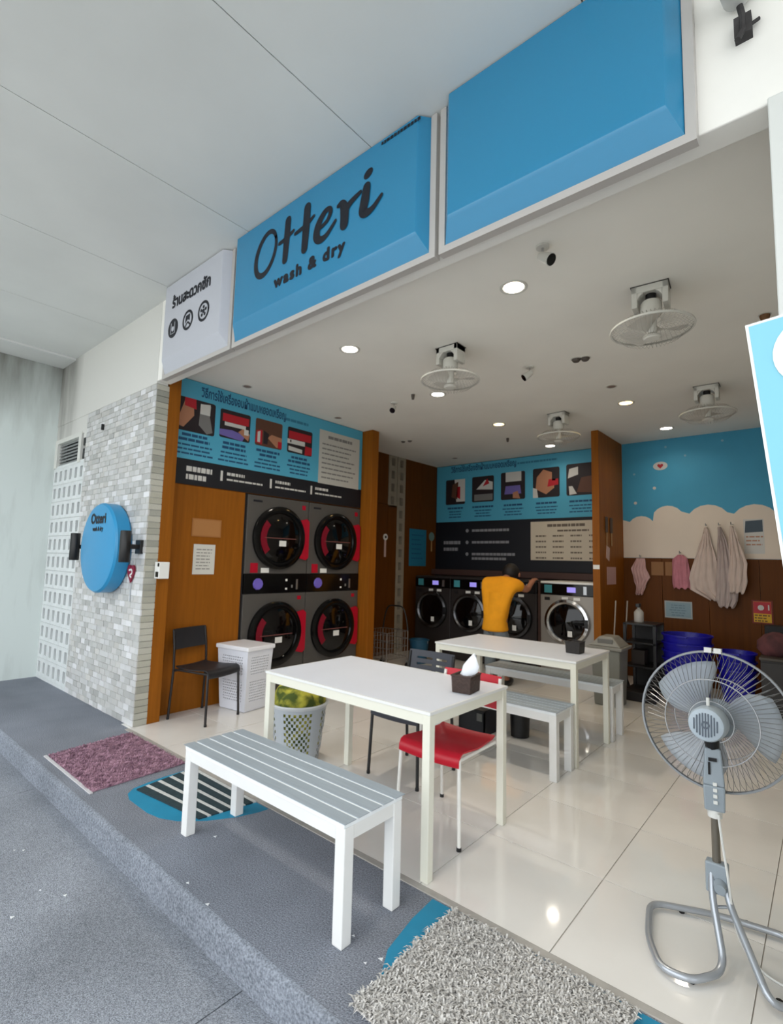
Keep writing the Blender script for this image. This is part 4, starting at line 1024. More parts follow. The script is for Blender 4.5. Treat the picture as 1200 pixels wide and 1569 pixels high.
# control column faces the camera side
cdir = Vector((0.17, -0.985, 0)).normalized(); cr_ = Vector((-cdir.y, cdir.x, 0))
MC = Matrix(((cr_.x, -cdir.x, 0, colb.x - .004), (cr_.y, -cdir.y, 0, colb.y), (0, 0, 1, 0), (0, 0, 0, 1)))
mb = MB()
for (z0, z1, w0, w1, d0, d1) in ((.505, .60, .034, .036, .028, .032), (.60, .735, .036, .027, .032, .024)):
    mb.frustum((-w0, w0, -d0, d0), (-w1, w1, -d1, d1), z0, z1, MC)
cb = mb.build('control_box', fan_grey, sf, bevel=.006)
for k in range(4): MB().box(-.004, .010, -.037, -.030, .535 + .022 * k, .548 + .022 * k, MC).build('button', white_pl, cb, bevel=.002)
MB().box(-.016, .012, -.033, -.027, .690, .702, MC).build('dark_window', black_pl, cb); MB().box(-.018, -.010, -.033, -.027, .640, .685, MC).build('slot', black_pl, cb)
# head: axis points into the shop and slightly up
ax = Vector((0.0, 0.9945, -0.1045)).normalized(); hc = Vector((-0.38, 2.38, .83))
Q = ax.to_track_quat('Z', 'Y').to_matrix().to_4x4()
def HM(d): return Matrix.Translation(hc + ax * d) @ Q
MB().cyl((colb.x - .004, colb.y, .72), (-0.38, 2.392, .80), .022, .03, 12).build('neck', black_pl, sf, smooth=40)
mh = MB().lathe([(.0001, -.085), (.046, -.085), (.058, -.078), (.063, -.060), (.064, .02), (.055, .045), (.0001, .045)], 28, HM(0)).build('motor_housing', mat('motor_pale', (178, 190, 200), .4), sf, smooth=35)
gr = MB()
for k in range(-4, 5):
    w_ = math.sqrt(max(0, .043 ** 2 - (k * .0095) ** 2)); gr.box(k * .0095 - .0022, k * .0095 + .0022, -w_, w_, -.0885, -.084, HM(0))
gr.lathe([(.008, -.09), (.014, -.09), (.014, -.084), (.008, -.084)], 14, HM(0)); gr.build('motor_vent', mat('vent_dark', (84, 94, 106), .5), mh)
MB().cyl(hc - ax * .02 + Vector((0, 0, .066)), hc - ax * .02 + Vector((0, 0, .095)), .006, n=8).build('oscillation_knob', white_pl, mh)
RG = .266; gd = .105
rim = MB().lathe([(RG - .004, gd - .010), (RG + .003, gd - .010), (RG + .005, gd), (RG + .003, gd + .010), (RG - .004, gd + .010)], 64, HM(0)).build('cage_rim', mat('rim_satin', (138, 141, 144), .45, metal=.3), sf, smooth=50)
MB().box(-.03, -.004, RG - .004, RG + .016, gd - .016, gd + .016, HM(0)).box(.004, .03, RG - .004, RG + .016, gd - .016, gd + .016, HM(0)).build('cage_clip', white_pl, rim)
wires = MB(); M0 = HM(0)
for k in range(72):
    a = 2 * math.pi * k / 72; tw = .12
    for sgn, z_in, z_mid in ((-1, .03, .018), (1, .175, .19)):
        pts = []
        for (rr, zz, ta) in ((.075, z_in, 0), (.16, z_mid, tw * .5), (.235, (z_mid + gd) / 2 if sgn < 0 else (z_mid + gd) / 2 + .02, tw), (RG, gd, tw)):
            pts.append(M0 @ Vector((rr * math.cos(a + ta), rr * math.sin(a + ta), zz)))
        wires.tube(pts, .0011, 4)
for rr, zz in ((.077, .03), (.16, .018), (.16, .19), (.075, .176)):
    wires.tube([M0 @ Vector((rr * math.cos(2 * math.pi * k / 40), rr * math.sin(2 * math.pi * k / 40), zz)) for k in range(40)], .0022, 5, True)
wires.build('cage_wires', mat('cage_steel', (150, 152, 154), .3, metal=.8), sf)
MB().lathe([(.0001, .17), (.06, .17), (.075, .176), (.07, .185), (.0001, .188)], 24, HM(0)).build('cage_badge', fan_grey, sf, smooth=40)
blm = mat('blade_smoke', (186, 194, 202), .35, alpha=0.6)
MB().lathe([(.0001, .06), (.045, .06), (.05, .075), (.05, .12), (.035, .14), (.0001, .14)], 20, HM(0)).build('blade_hub', fan_grey, sf, smooth=40)
for q in range(3):
    a0 = 2 * math.pi * q / 3 + .55; mb = MB(); nr, na = 8, 8
    for i in range(nr):
        rr = .045 + (.228 - .045) * i / (nr - 1); span = math.radians(40 + 38 * math.sin(math.pi * (i + 1) / (nr + 2)))
        for j in range(na):
            t = j / (na - 1) - .5; a = a0 + span * t + .5 * (rr / .228)
            mb.v.append(M0 @ Vector((rr * math.cos(a), rr * math.sin(a), .10 + .055 * t * (1 - .4 * i / nr))))
    for i in range(nr - 1):
        for j in range(na - 1): mb.f.append((i * na + j, i * na + j + 1, (i + 1) * na + j + 1, (i + 1) * na + j))
    o = mb.build('blade', blm, sf, smooth=60); md = o.modifiers.new('thickness', 'SOLIDIFY'); md.thickness = .003
# power lead hanging down from the collar
pts = [(colb.x + .012, colb.y - .03, .50), (colb.x + .022, colb.y - .035, .40), (colb.x + .035, colb.y - .035, .30), (colb.x + .045, colb.y - .03, .17), (colb.x + .06, colb.y - .02, .08)] + [fl_((1150, 1470), .006), fl_((1180, 1500), .006), fl_((1230, 1525), .006)]
MB().tube(smooth_path(pts, .05, 3), .0045, 6).build('power_lead', white_pl, sf, smooth=50)

# =================================================================== CEILING THINGS
SURVEY = True
FANM = mat('fan_white', (214, 212, 204), .45); WIREM = mat('fan_wire', (176, 172, 164), .4)
def orbit_fan():
    t = thing('ceiling_fan', 'white orbit fan with round wire cage under the shop ceiling', 'fan', (0, 0, 0), group='orbit fans on the ceiling')
    out = [(-.10, 0), (.10, 0), (.10, -.135), (.072, -.135)] + [(.072 * math.cos(math.radians(a)), -.085 + .05 * math.sin(math.radians(a))) for a in range(0, 181, 20)] + [(-.072, -.135), (-.10, -.135)]
    mb = MB(); n = len(out)
    # arch bracket: two posts and a lintel so that every face stays convex
    mb.box(-.10, -.068, -.06, .06, -.135, 0); mb.box(.068, .10, -.06, .06, -.135, 0); mb.box(-.10, .10, -.06, .06, -.045, 0)
    for sx in (-1, 1):
        mb.prism([(sx * .068, -.045), (sx * .068, -.085), (sx * .05, -.062), (sx * .03, -.045)], lambda u, v, d: Vector((u, d, v)), -.06, .06)
    mb.build('bracket', FANM, t, bevel=.004, world=False)
    MB().box(-.105, .105, -.065, .065, -.004, 0.0).build('mount_plate', mat('plate_dark', (70, 66, 62), .6), t, world=False)
    MB().cyl((0, 0, -.045), (0, 0, -.10), .03, n=12).build('pivot', black_pl, t, world=False)
    mo = MB().lathe([(.0001, -.09), (.05, -.09), (.06, -.105), (.06, -.17), (.045, -.19), (.0001, -.19)], 20).build('motor', FANM, t, smooth=40, world=False)
    R_ = .228; zc = -.265
    MB().lathe([(R_ - .005, zc + .006), (R_ + .005, zc + .006), (R_ + .007, zc), (R_ + .005, zc - .006), (R_ - .005, zc - .006)], 48).build('cage_rim', FANM, t, smooth=50, world=False)
    w_ = MB()
    for k in range(44):
        a = 2 * math.pi * k / 44
        for zz, q in ((zc + .055, .05), (zc - .055, .05)):
            w_.tube([(q * math.cos(a), q * math.sin(a), zz), (.16 * math.cos(a + .1), .16 * math.sin(a + .1), zz), (R_ * math.cos(a + .15), R_ * math.sin(a + .15), zc)], .0011, 4)
    w_.build('cage_wires', WIREM, t, world=False)
    MB().lathe([(.0001, zc - .062), (.04, zc - .062), (.052, zc - .052), (.052, zc - .045), (.0001, zc - .045)], 20).build('cage_badge', FANM, t, smooth=40, world=False)
    MB().lathe([(.0001, -.19), (.03, -.19), (.03, zc - .03), (.0001, zc - .03)], 14).build('blade_hub', FANM, t, smooth=40, world=False)
    for q in range(3):
        a0 = 2 * math.pi * q / 3 + .4; mb = MB()
        for i in range(6):
            rr = .03 + .165 * i / 5; span = math.radians(46 + 20 * math.sin(math.pi * (i + 1) / 7))
            for j in range(6):
                tt = j / 5 - .5; a = a0 + span * tt
                mb.v.append(Vector((rr * math.cos(a), rr * math.sin(a), zc + .045 * tt)))
        for i in range(5):
            for j in range(5): mb.f.append((i * 6 + j, i * 6 + j + 1, (i + 1) * 6 + j + 1, (i + 1) * 6 + j))
        mb.build('blade', mat('blade_grey', (206, 202, 194), .5), t, smooth=60, world=False)
    return t
of = orbit_fan()
FANL = ['white orbit ceiling fan hanging above the black slotted chair', 'white orbit ceiling fan hanging above the grey standing fan', 'white orbit ceiling fan hanging in front of the washing machine banner', 'white orbit ceiling fan hanging in front of the cloud mural']
for i, (x, y) in enumerate(((-2.15, 3.17), (-0.73, 3.17), (-2.17, 5.30), (-0.77, 5.26))):
    o = of if i == 0 else copy_tree(of); o.location = sv((x, y, ZC - .001)); o['label'] = FANL[i]; o.rotation_euler = (0, 0, math.radians((0, 6, -4, 2)[i]))
def downlight(x, y, warm, power, r=.075, lit=True):
    t = thing('downlight', 'round recessed downlight glowing warm yellow in the shop ceiling' if warm else 'round recessed downlight glowing white in the shop ceiling', 'light', (x, y, ZC), group='warm ceiling downlights' if warm else 'white ceiling downlights')
    MB().lathe([(r * .82, -.002), (r, -.008), (r * 1.12, -.006), (r * 1.14, .0)], 28).build('trim_ring', MATS['fan_white'], t, smooth=50, world=False)
    col = (255, 244, 226) if not warm else (255, 214, 140)
    MB().lathe([(.0001, -.0035), (r * .84, -.0035)], 28).build('lens', mat('lens_warm' if warm else 'lens_white', (250, 245, 235), .4, emit=col, estr=(4.0 if warm else 9.0)), t, world=False)
    ld_ = bpy.data.lights.new('downlight_lamp', 'AREA'); ld_.shape = 'DISK'; ld_.size = r * 1.6; ld_.energy = power; ld_.color = lin(col); ld_.spread = math.radians(150)
    lo_ = bpy.data.objects.new('downlight_lamp', ld_); COL.objects.link(lo_); lo_.parent = t; lo_.location = (0, 0, -.02)
for (x, y, w_, p) in ((-2.79, 2.71, False, 4.5), (-1.363, 2.67, False, 5.5), (-2.856, 4.0, False, 4.5), (-2.90, 5.31, True, 1.8), (-1.483, 5.33, True, 1.8), (-1.389, 6.59, False, 1.1), (-2.86, 6.69, False, 1.1)):
    downlight(x, y, w_, p)
def spotlight(x, y, ang, label):
    t = thing('spotlight', label, 'light', (x, y, ZC), group='small adjustable ceiling spotlights')
    MB().cyl((0, 0, 0), (0, 0, -.012), .035, n=16).build('base', FANM, t, world=False)
    MB().tube([(0, 0, -.01), (0, 0, -.05), (.012 * math.cos(ang), .012 * math.sin(ang), -.062)], .007).build('arm', chrome, t, world=False)
    d = Vector((math.cos(ang), math.sin(ang), -.75)).normalized(); p = Vector((0, 0, -.062)) - d * .02
    hd = MB().cyl(p, p + d * .085, .022, .034, 18).build('head', FANM, t, smooth=40, world=False)
    MB().cyl(p + d * .0855, p + d * .088, .030, n=18).build('lens', black_gl, hd, world=False)
for (x, y, a) in ((-1.06, 2.40, -.2), (-1.832, 3.88, -2.4), (-3.378, 3.95, -1.2)): spotlight(x, y, a, 'small white adjustable spotlight on a bare stretch of ceiling')
def small_ceiling(name, label, cat, px_, r, h, m, grp):
    p = at_z(px_, ZC); t = thing(name, label, cat, (p.x, p.y, ZC), group=grp)
    MB().lathe([(.0001, 0), (r, 0), (r, -h * .4), (r * .7, -h), (.0001, -h)], 18).build('body', m, t, smooth=40, world=False)
    MB().lathe([(r * 1.0, 0), (r * 1.25, 0), (r * 1.25, -.004), (r, -.004)], 18).build('rim', MATS['fan_white'], t, world=False)
dk = mat('detector_dark', (84, 76, 70), .6)
for px_ in ((883, 550), (897, 548)): small_ceiling('ceiling_nozzle', 'dark round nozzle in a close pair on the ceiling', 'nozzle', px_, .035, .025, dk, 'paired ceiling nozzles')
for px_ in ((618, 676), (628, 675)): small_ceiling('ceiling_nozzle', 'small dark nozzle in a pair near the wooden post', 'nozzle', px_, .03, .02, dk, 'paired ceiling nozzles by the post')
for px_ in ((633, 604), (778, 671)): small_ceiling('sprinkler_head', 'tiny dark sprinkler head hanging from the ceiling', 'sprinkler', px_, .018, .055, dk, 'ceiling sprinkler heads')
for px_ in ((937, 592), (518, 640), (379, 592), (697, 702)): small_ceiling('ceiling_rose', 'flat brownish cover disc on the ceiling', 'cover', px_, .04, .006, mat('cover_brown', (140, 122, 112), .6), 'flat ceiling covers')
small_ceiling('ceiling_sensor', 'brown sensor on the ceiling just above the pale banner', 'sensor', (1172, 482), .03, .04, mat('sensor_brown', (120, 84, 52), .6), None)

SURVEY = False
# =================================================================== PERSON
PB = Vector((-3.075, 5.62, 0))
def skinned(name, verts, edges, radii, m, parent, root=0, sub=2):
    me = bpy.data.meshes.new(name); me.from_pydata([tuple(v) for v in verts], edges, [])
    o = bpy.data.objects.new(name, me); COL.objects.link(o)
    o.modifiers.new('skin', 'SKIN').use_smooth_shade = True
    for i, r in enumerate(radii):
        sv = me.skin_vertices[0].data[i]; sv.radius = (r, r) if not isinstance(r, tuple) else r; sv.use_root = (i == root)
    sb = o.modifiers.new('sub', 'SUBSURF'); sb.levels = sub; sb.render_levels = sub
    dg = bpy.context.evaluated_depsgraph_get(); ev = bpy.data.meshes.new_from_object(o.evaluated_get(dg)); bpy.data.objects.remove(o)
    ev.materials.clear(); ev.materials.append(m)
    for p in ev.polygons: p.use_smooth = True
    ev.transform(TF[parent.name].inverted())
    n_ = bpy.data.objects.new(name, ev); COL.objects.link(n_); n_.parent = parent; TF[n_.name] = TF[parent.name]; return n_
pr = thing('person', 'person in yellow shirt and grey trousers bending toward the washing machines', 'person', PB)
skin_m = mat('skin', (150, 100, 76), .6)
J = {}
def jn(n, x, y, z, r): J[n] = (PB + Vector((x, y, z)), r)
jn('pelvis', 0, -.06, .76, (.125, .105)); jn('waist', .0, -.03, .92, (.13, .10)); jn('chest', .005, .05, 1.13, (.155, .11)); jn('neckb', .015, .13, 1.225, .07); jn('neck', .03, .20, 1.265, .052)
jn('headl', .04, .25, 1.285, .075); jn('headm', .045, .28, 1.315, .09); jn('headt', .045, .30, 1.36, .07)
jn('shL', -.17, .06, 1.20, .062); jn('elL', -.20, .17, .97, .046); jn('wrL', -.12, .36, .98, .030)
jn('shR', .175, .08, 1.21, .062); jn('elR', .275, .22, 1.12, .046); jn('wrR', .27, .34, 1.20, .030)
for s, sx in (('L', -1), ('R', 1)):
    jn('hip' + s, sx * .072, -.05, .62, .076); jn('knee' + s, sx * .10, .0 + .03, .41, .062); jn('ank' + s, sx * .10, -.02, .085, .042); jn('toe' + s, sx * .115, .12, .035, .035)
E_ = [('pelvis', 'waist'), ('waist', 'chest'), ('chest', 'neckb'), ('neckb', 'neck'), ('neck', 'headl'), ('headl', 'headm'), ('headm', 'headt'), ('chest', 'shL'), ('shL', 'elL'), ('elL', 'wrL'), ('chest', 'shR'), ('shR', 'elR'), ('elR', 'wrR'),
      ('pelvis', 'hipL'), ('hipL', 'kneeL'), ('kneeL', 'ankL'), ('ankL', 'toeL'), ('pelvis', 'hipR'), ('hipR', 'kneeR'), ('kneeR', 'ankR'), ('ankR', 'toeR')]
def hand(side, wrist, fwd, upv):
    f = Vector(fwd).normalized(); sd = f.cross(Vector(upv)).normalized(); u = sd.cross(f)
    J['palm' + side] = (wrist + f * .05, .026); E_.append(('wr' + side, 'palm' + side))
    for k, (off, ln) in enumerate(((-.027, .062), (-.009, .074), (.009, .07), (.026, .055))):
        a = wrist + f * .085 + sd * off; b = a + f * ln * .5 - u * .008; c = b + f * ln * .45 - u * .026
        for q, (pt, rr) in enumerate(((a, .0105), (b, .009), (c, .008))): J['f%s%d%d' % (side, k, q)] = (pt, rr)
        E_.extend([('palm' + side, 'f%s%d0' % (side, k)), ('f%s%d0' % (side, k), 'f%s%d1' % (side, k)), ('f%s%d1' % (side, k), 'f%s%d2' % (side, k))])
    a = wrist + f * .04 - sd * .032 * (1 if side == 'R' else -1); b = a + f * .032 - sd * .018 * (1 if side == 'R' else -1)
    J['t%s0' % side] = (a, .011); J['t%s1' % side] = (b, .009); E_.extend([('palm' + side, 't%s0' % side), ('t%s0' % side, 't%s1' % side)])
hand('R', J['wrR'][0], (.05, .8, .55), (0, -.5, .8)); hand('L', J['wrL'][0], (.15, .95, .1), (0, 0, 1))
names = list(J); idx = {n_: i for i, n_ in enumerate(names)}
skinned('body', [J[n_][0] for n_ in names], [(idx[a], idx[b]) for a, b in E_], [J[n_][1] for n_ in names], skin_m, pr)
def sub(nodes, edges, grow, m, name, root=0):
    vs, rs = [], []
    for n_ in nodes:
        if isinstance(n_, tuple): vs.append(n_[0]); rs.append(n_[1])
        else:
            r = J[n_][1]; vs.append(J[n_][0]); rs.append(tuple(q + grow for q in r) if isinstance(r, tuple) else r + grow)
    return skinned(name, vs, edges, rs, m, pr, root)
mid = lambda a, b, t: J[a][0] * (1 - t) + J[b][0] * t
hem = (PB + Vector((0, -.06, .66)), (.178, .14)); hem2 = (PB + Vector((0, -.06, .625)), (.178, .14)); slL = (mid('shL', 'elL', .75), .075); slR = (mid('shR', 'elR', .80), .078)
sub(['waist', 'pelvis', hem, 'chest', 'neckb', 'shL', slL, 'shR', slR, hem2], [(0, 1), (1, 2), (2, 9), (0, 3), (3, 4), (3, 5), (5, 6), (3, 7), (7, 8)], .030, mat('yellow_cloth', (226, 150, 14), .85, var=.06, scale=12, bump=.2), 'shirt')
sub([(PB + Vector((0, -.055, .70)), (.09, .08)), 'hipL', 'kneeL', (J['ankL'][0] + Vector((0, 0, .03)), .062), 'hipR', 'kneeR', (J['ankR'][0] + Vector((0, 0, .03)), .062)], [(0, 1), (1, 2), (2, 3), (0, 4), (4, 5), (5, 6)], .018, mat('grey_cloth', (104, 112, 116), .9), 'trousers')
hc_ = J['headm'][0]
MB().ball(hc_ + Vector((-.006, -.018, .022)), .108, 18, 12, (.95, 1.02, 1.02)).ball(hc_ + Vector((-.01, -.07, -.045)), .055, 12, 8, (1.2, .8, 1.2)).build('hair', mat('dark_hair', (20, 15, 14), .6), pr, smooth=70)
fc = MB()
for sx in (-1, 1): fc.ball(hc_ + Vector((sx * .098 - .002, .01, -.012)), .026, 10, 6, (.45, .8, 1.1))
fc.ball(hc_ + Vector((.004, .105, -.02)), .018, 8, 6, (.8, 1.1, 1.2)); fc.build('ears_and_nose', skin_m, pr, smooth=70)
ey = MB()
for sx in (-1, 1): ey.ball(hc_ + Vector((sx * .035, .088, .005)), .011, 8, 6)
ey.build('eyes', black_pl, pr)
MB().ball(hc_ + Vector((.004, .092, -.055)), .016, 8, 6, (1.3, .5, .4)).build('mouth', mat('lip', (120, 60, 54), .6), pr)
for s in 'LR':
    t_, a_ = J['toe' + s][0], J['ank' + s][0]
    MB().ball(Vector(((t_.x + a_.x) / 2, (t_.y + a_.y) / 2 + .01, .045)), .05, 12, 8, (.95, 2.4, .9)).build('shoe', black_pl, pr, smooth=70)

# =================================================================== CLOTHS ON THE BACK WALL
SURVEY = True
def cloth(name, label, cat, x, z_top, rows, m, y=7.128, folds=5, depth=.018, grp=None, hem_m=None, seed=1):
    """cloth hung from a hook: rows of (z, centre offset, half width)"""
    rnd = random.Random(seed); t = thing(name, label, cat, (x, YB - .02, rows[-1][0]), group=grp)
    mb = MB(); n = 33; M_ = 6; full = []
    for i in range(len(rows) - 1):
        for k in range(M_):
            q = k / M_; full.append(tuple(rows[i][j] * (1 - q) + rows[i + 1][j] * q for j in range(3)))
    full.append(rows[-1]); ph = rnd.uniform(0, 6)
    for i, (z, c, hw_) in enumerate(full):
        for k in range(n):
            u = -1 + 2 * k / (n - 1)
            dd = depth * (0.5 + .5 * math.sin(u * math.pi * folds + ph + i * .04)) * min(1, i / 5 + .3)
            mb.v.append(Vector((x + c + u * hw_ + .004 * math.sin(i * .7 + k), y - .012 - dd - .02 * (1 - u * u), z + .012 * math.sin(u * 9 + ph) * (i / len(full)))))
        if i:
            for k in range(n - 1): a = (i - 1) * n + k; mb.f.append((a, a + 1, a + n + 1, a + n))
    o = mb.build('fabric', m, t, smooth=80); md = o.modifiers.new('thickness', 'SOLIDIFY'); md.thickness = .004
    MB().tube([(x, YB - .014, z_top + .03), (x, y - .05, z_top + .02), (x, y - .055, z_top + .045)], .006).build('hook', steel, t)
    return t
cl_w = mat('white_cotton', (206, 188, 178), .9, var=.06, scale=10); cl_p = mat('pink_cloth', (196, 128, 140), .9, var=.1, scale=14)
cloth('hanging_cloth', 'narrow pink-white cloth hanging beside the partition', 'cloth', -1.84, 1.55, [(1.55, 0, .05), (1.42, -.02, .09), (1.30, .01, .10), (1.20, 0, .06), (1.09, -.02, .045)], mat('pale_pink', (208, 170, 166), .9, var=.08, scale=12), seed=2)
cloth('hanging_cloth', 'short pink towel hanging above the framed notice', 'towel', -1.385, 1.60, [(1.60, 0, .03), (1.55, 0, .085), (1.35, 0, .10), (1.20, .01, .095), (1.19, .01, .09)], cl_p, folds=3, seed=3)
cloth('laundry_bag', 'white cloth bag hanging widest and lowest of three', 'bag', -1.10, 1.93, [(1.93, 0, .015), (1.75, -.005, .06), (1.55, -.02, .115), (1.32, -.03, .165), (1.19, -.01, .17), (1.07, .09, .07)], cl_w, folds=4, seed=4)
cloth('laundry_bag', 'white cloth bag hanging in the middle with grey bottom edge', 'bag', -.96, 1.93, [(1.93, 0, .015), (1.75, .03, .05), (1.50, .05, .09), (1.25, .06, .11), (1.08, .05, .11), (1.0, .04, .08)], mat('grey_cotton', (190, 176, 170), .9, rgb2=(176, 160, 156), scale=7), y=7.075, folds=4, seed=5)
cloth('laundry_bag', 'white cloth bag hanging shortest beside the small notice', 'bag', -.83, 1.93, [(1.93, 0, .015), (1.75, .02, .05), (1.50, .05, .085), (1.30, .04, .09), (1.17, .03, .07)], cl_w, y=7.01, folds=3, seed=6)
def framed(label, x0, x1, z0, z1, edge, face, cat='notice', name='wall_notice'):
    t = thing(name, label, cat, ((x0 + x1) / 2, YB - .012, z0)); f2 = fz(YB - .012)
    MB().prism([(x0, z0), (x1, z0), (x1, z1), (x0, z1)], f2, 0, .008).build('border', edge, t)
    MB().prism([(x0 + .015, z0 + .015), (x1 - .015, z0 + .015), (x1 - .015, z1 - .015), (x0 + .015, z1 - .015)], f2, .008, .010).build('sheet', face, t)
    return t, f2
t, f2 = framed('pale blue framed notice on the wood panels under the pink towel', -1.578, -1.277, .824, 1.031, mat('pale_frame', (170, 176, 174), .6), mat('pale_blue_sheet', (136, 160, 170), .6))
mb = MB(); lines(mb, f2, -1.53, -1.33, .985, 5, .03, .008, .010, True); mb.build('notice_text', mat('notice_ink', (92, 116, 130), .6), t, kind='stuff')
t, f2 = framed('red and yellow warning notice on the wood panels', -.684, -.491, .838, 1.097, mat('sign_edge', (120, 40, 30), .6), print_yellow)
MB().prism([(-.668, .95), (-.507, .95), (-.507, 1.08), (-.668, 1.08)], f2, .010, .0115).build('red_field', print_red, t)
mb = MB(); mb.prism(circ(-.60, 1.015, .03, 12), f2, .0115, .0125); mb.prism([(-.535, .99), (-.522, .99), (-.522, 1.05), (-.535, 1.05)], f2, .0115, .0125); mb.build('symbol', print_white, t, kind='stuff')
mb = MB(); lines(mb, f2, -.66, -.52, .935, 3, .03, .012, .010); mb.build('notice_text', print_brown, t, kind='stuff')
for (x0, x1) in ((-1.72, -1.58), (-1.56, -1.42)):
    t = thing('wall_plaque', 'small brown plaque on the wood panels between the cloths', 'plaque', ((x0 + x1) / 2, YB - .012, 1.34), group='brown plaques between the cloths')
    MB().prism([(x0, 1.34), (x1, 1.34), (x1, 1.51), (x0, 1.51)], fz(YB - .012), 0, .006).build('plate', mat('plaque_tan', (140, 96, 52), .6), t)
# on the partition
fp = fxw(-2.055)
t = thing('wall_notice', 'pink paper notice on the side of the wooden partition', 'notice', (-2.055, 6.63, 1.21))
MB().prism([(6.46, 1.215), (6.80, 1.215), (6.80, 1.43), (6.46, 1.43)], fp, 0, .003).build('sheet', mat('pink_paper', (200, 160, 156), .7), t)
t = thing('key_tags', 'two keys with long tags hanging on the partition', 'keys', (-2.055, 6.55, 1.68))
for y_ in (6.46, 6.64):
    MB().box(-2.053, -2.04, y_ - .05, y_ + .03, 1.85, 2.04).build('key_holder', mat('key_dark', (70, 52, 40), .5), t, bevel=.004)
    MB().box(-2.050, -2.044, y_ - .012, y_ + .012, 1.69, 1.86).build('tag', mat('key_tan', (176, 140, 96), .5), t)
t = thing('wall_notice', 'small white card on the front edge of the partition', 'notice', (-2.1, 6.219, 1.40)); MB().prism([(-2.135, 1.40), (-2.06, 1.40), (-2.06, 1.45), (-2.135, 1.45)], fz(6.219), 0, .003).build('sheet', white_pl, t)
t = thing('wall_tag', 'tilted white card pinned beside the keys on the partition', 'card', (-2.055, 6.5, 1.50)); MB().prism([(6.44, 1.54), (6.55, 1.50), (6.58, 1.66), (6.46, 1.69)], fp, 0, .004).build('sheet', mat('pink_card', (206, 176, 170), .7), t)
# recess wall
fr_ = fxw(XREC)
t = thing('wall_notice', 'teal notice sheet on the dark wood of the recess wall', 'notice', (XREC, 6.65, 1.37))
MB().prism([(6.42, 1.37), (6.87, 1.37), (6.87, 1.97), (6.42, 1.97)], fr_, 0, .004).build('sheet', mat('teal_sheet', (34, 118, 150), .6), t)
mb = MB(); lines(mb, fr_, 6.48, 6.80, 1.88, 6, .075, .018, .004); mb.build('notice_text', mat('teal_ink', (24, 90, 128), .6), t, kind='stuff')
t = thing('hand_fan', 'pale round paddle hanging beside the teal notice', 'paddle', (XREC, 7.02, 1.60))
MB().prism(circ(7.02, 1.87, .075, 18), fr_, 0.002, .008).build('blade', mat('pale_teal', (110, 140, 134), .6), t); MB().prism([(7.008, 1.62), (7.032, 1.62), (7.032, 1.80), (7.008, 1.80)], fr_, 0.002, .010).build('handle', mat('key_tan', (176, 140, 96), .5), t)
t = thing('wall_hanger', 'white round hook with a pinkish strip on the recess wall', 'hook', (XREC, 5.88, 1.5))
MB().prism(circ(5.83, 1.80, .05, 16), fr_, 0.001, .012).build('disc', white_pl, t); MB().prism(circ(5.83, 1.80, .02, 10), fr_, 0.012, .016).build('centre', black_pl, t); MB().prism([(5.81, 1.50), (5.85, 1.50), (5.85, 1.75), (5.81, 1.75)], fr_, .001, .008).build('strip', mat('pink_card', (206, 176, 170), .7), t)

SURVEY = False
# =================================================================== TROLLEY, BUCKETS, BIN, RACK, TUBS
tr = thing('laundry_trolley', 'wire laundry trolley with tall push handle by the wooden post', 'trolley', (-4.55, 5.35, 0))
wm = mat('trolley_wire', (120, 112, 106), .4, metal=.6); x0, x1, y0, y1 = -4.85, -4.40, 5.12, 5.55
for x in (x0, x1):
    for y in (y0, y1): MB().tube([(x, y, .09), (x, y, .50)], .009).build('upright', wm, tr, smooth=50)
mb = MB()
for z in (.16, .30, .40, .50): mb.tube([(x0, y0, z), (x1, y0, z), (x1, y1, z), (x0, y1, z)], .006, 6, True)
for k in range(1, 8):
    x = x0 + (x1 - x0) * k / 8; y = y0 + (y1 - y0) * k / 8
    for yy in (y0, y1): mb.tube([(x, yy, .16), (x, yy, .50)], .0028, 4)
    for xx in (x0, x1): mb.tube([(xx, y, .16), (xx, y, .50)], .0028, 4)
    mb.tube([(x, y0, .16), (x, y1, .16)], .0028, 4)
mb.build('basket', wm, tr)
MB().tube(smooth_path([(x0, y1, .50), (x0 + .03, y1, .68), (x0 + .09, y1, .82), (x1 - .09, y1, .82), (x1 - .03, y1, .68), (x1, y1, .50)], .07), .010).build('handle', black_pl, tr, smooth=50)
for x in (x0, x1):
    for y in (y0, y1):
        w_ = MB().cyl((x - .012, y, .04), (x + .012, y, .04), .04, n=16).build('wheel', black_pl, tr, smooth=40); MB().box(x - .016, x + .016, y - .012, y + .012, .04, .10).build('fork', steel, w_)
def pail(name, label, cat, x, y, r0, r1, h, m, ribs=0, grp=None):
    t = thing(name, label, cat, (x, y, 0), group=grp)
    prof = [(.0001, .004), (r0, .004), (r1, h), (r1 - .006, h), (r0 - .004, .012), (.0001, .012)]
    MB().lathe(prof, 28).build('body', m, t, smooth=40, world=False)
    MB().lathe([(r1 - .004, h - .012), (r1 + .008, h - .012), (r1 + .008, h), (r1 - .004, h + .004)], 28).build('rim', m, t, smooth=40, world=False)
    for k in range(ribs):
        z = h * (.35 + .12 * k); r = r0 + (r1 - r0) * z / h; MB().lathe([(r - .001, z), (r + .004, z + .004), (r - .001, z + .008)], 28).build('rib', m, t, smooth=40, world=False)
    return t
t = pail('bucket', 'dark teal bucket on the floor beside the dark washing machine', 'bucket', -4.53, 5.98, .11, .14, .33, mat('teal_bucket', (24, 74, 100), .5))
MB().tube([(.142 * math.cos(a), .02, .32 - .10 * math.sin(a)) for a in [math.pi * k / 10 for k in range(11)]], .004, 5).build('handle', steel, t, smooth=50, world=False)
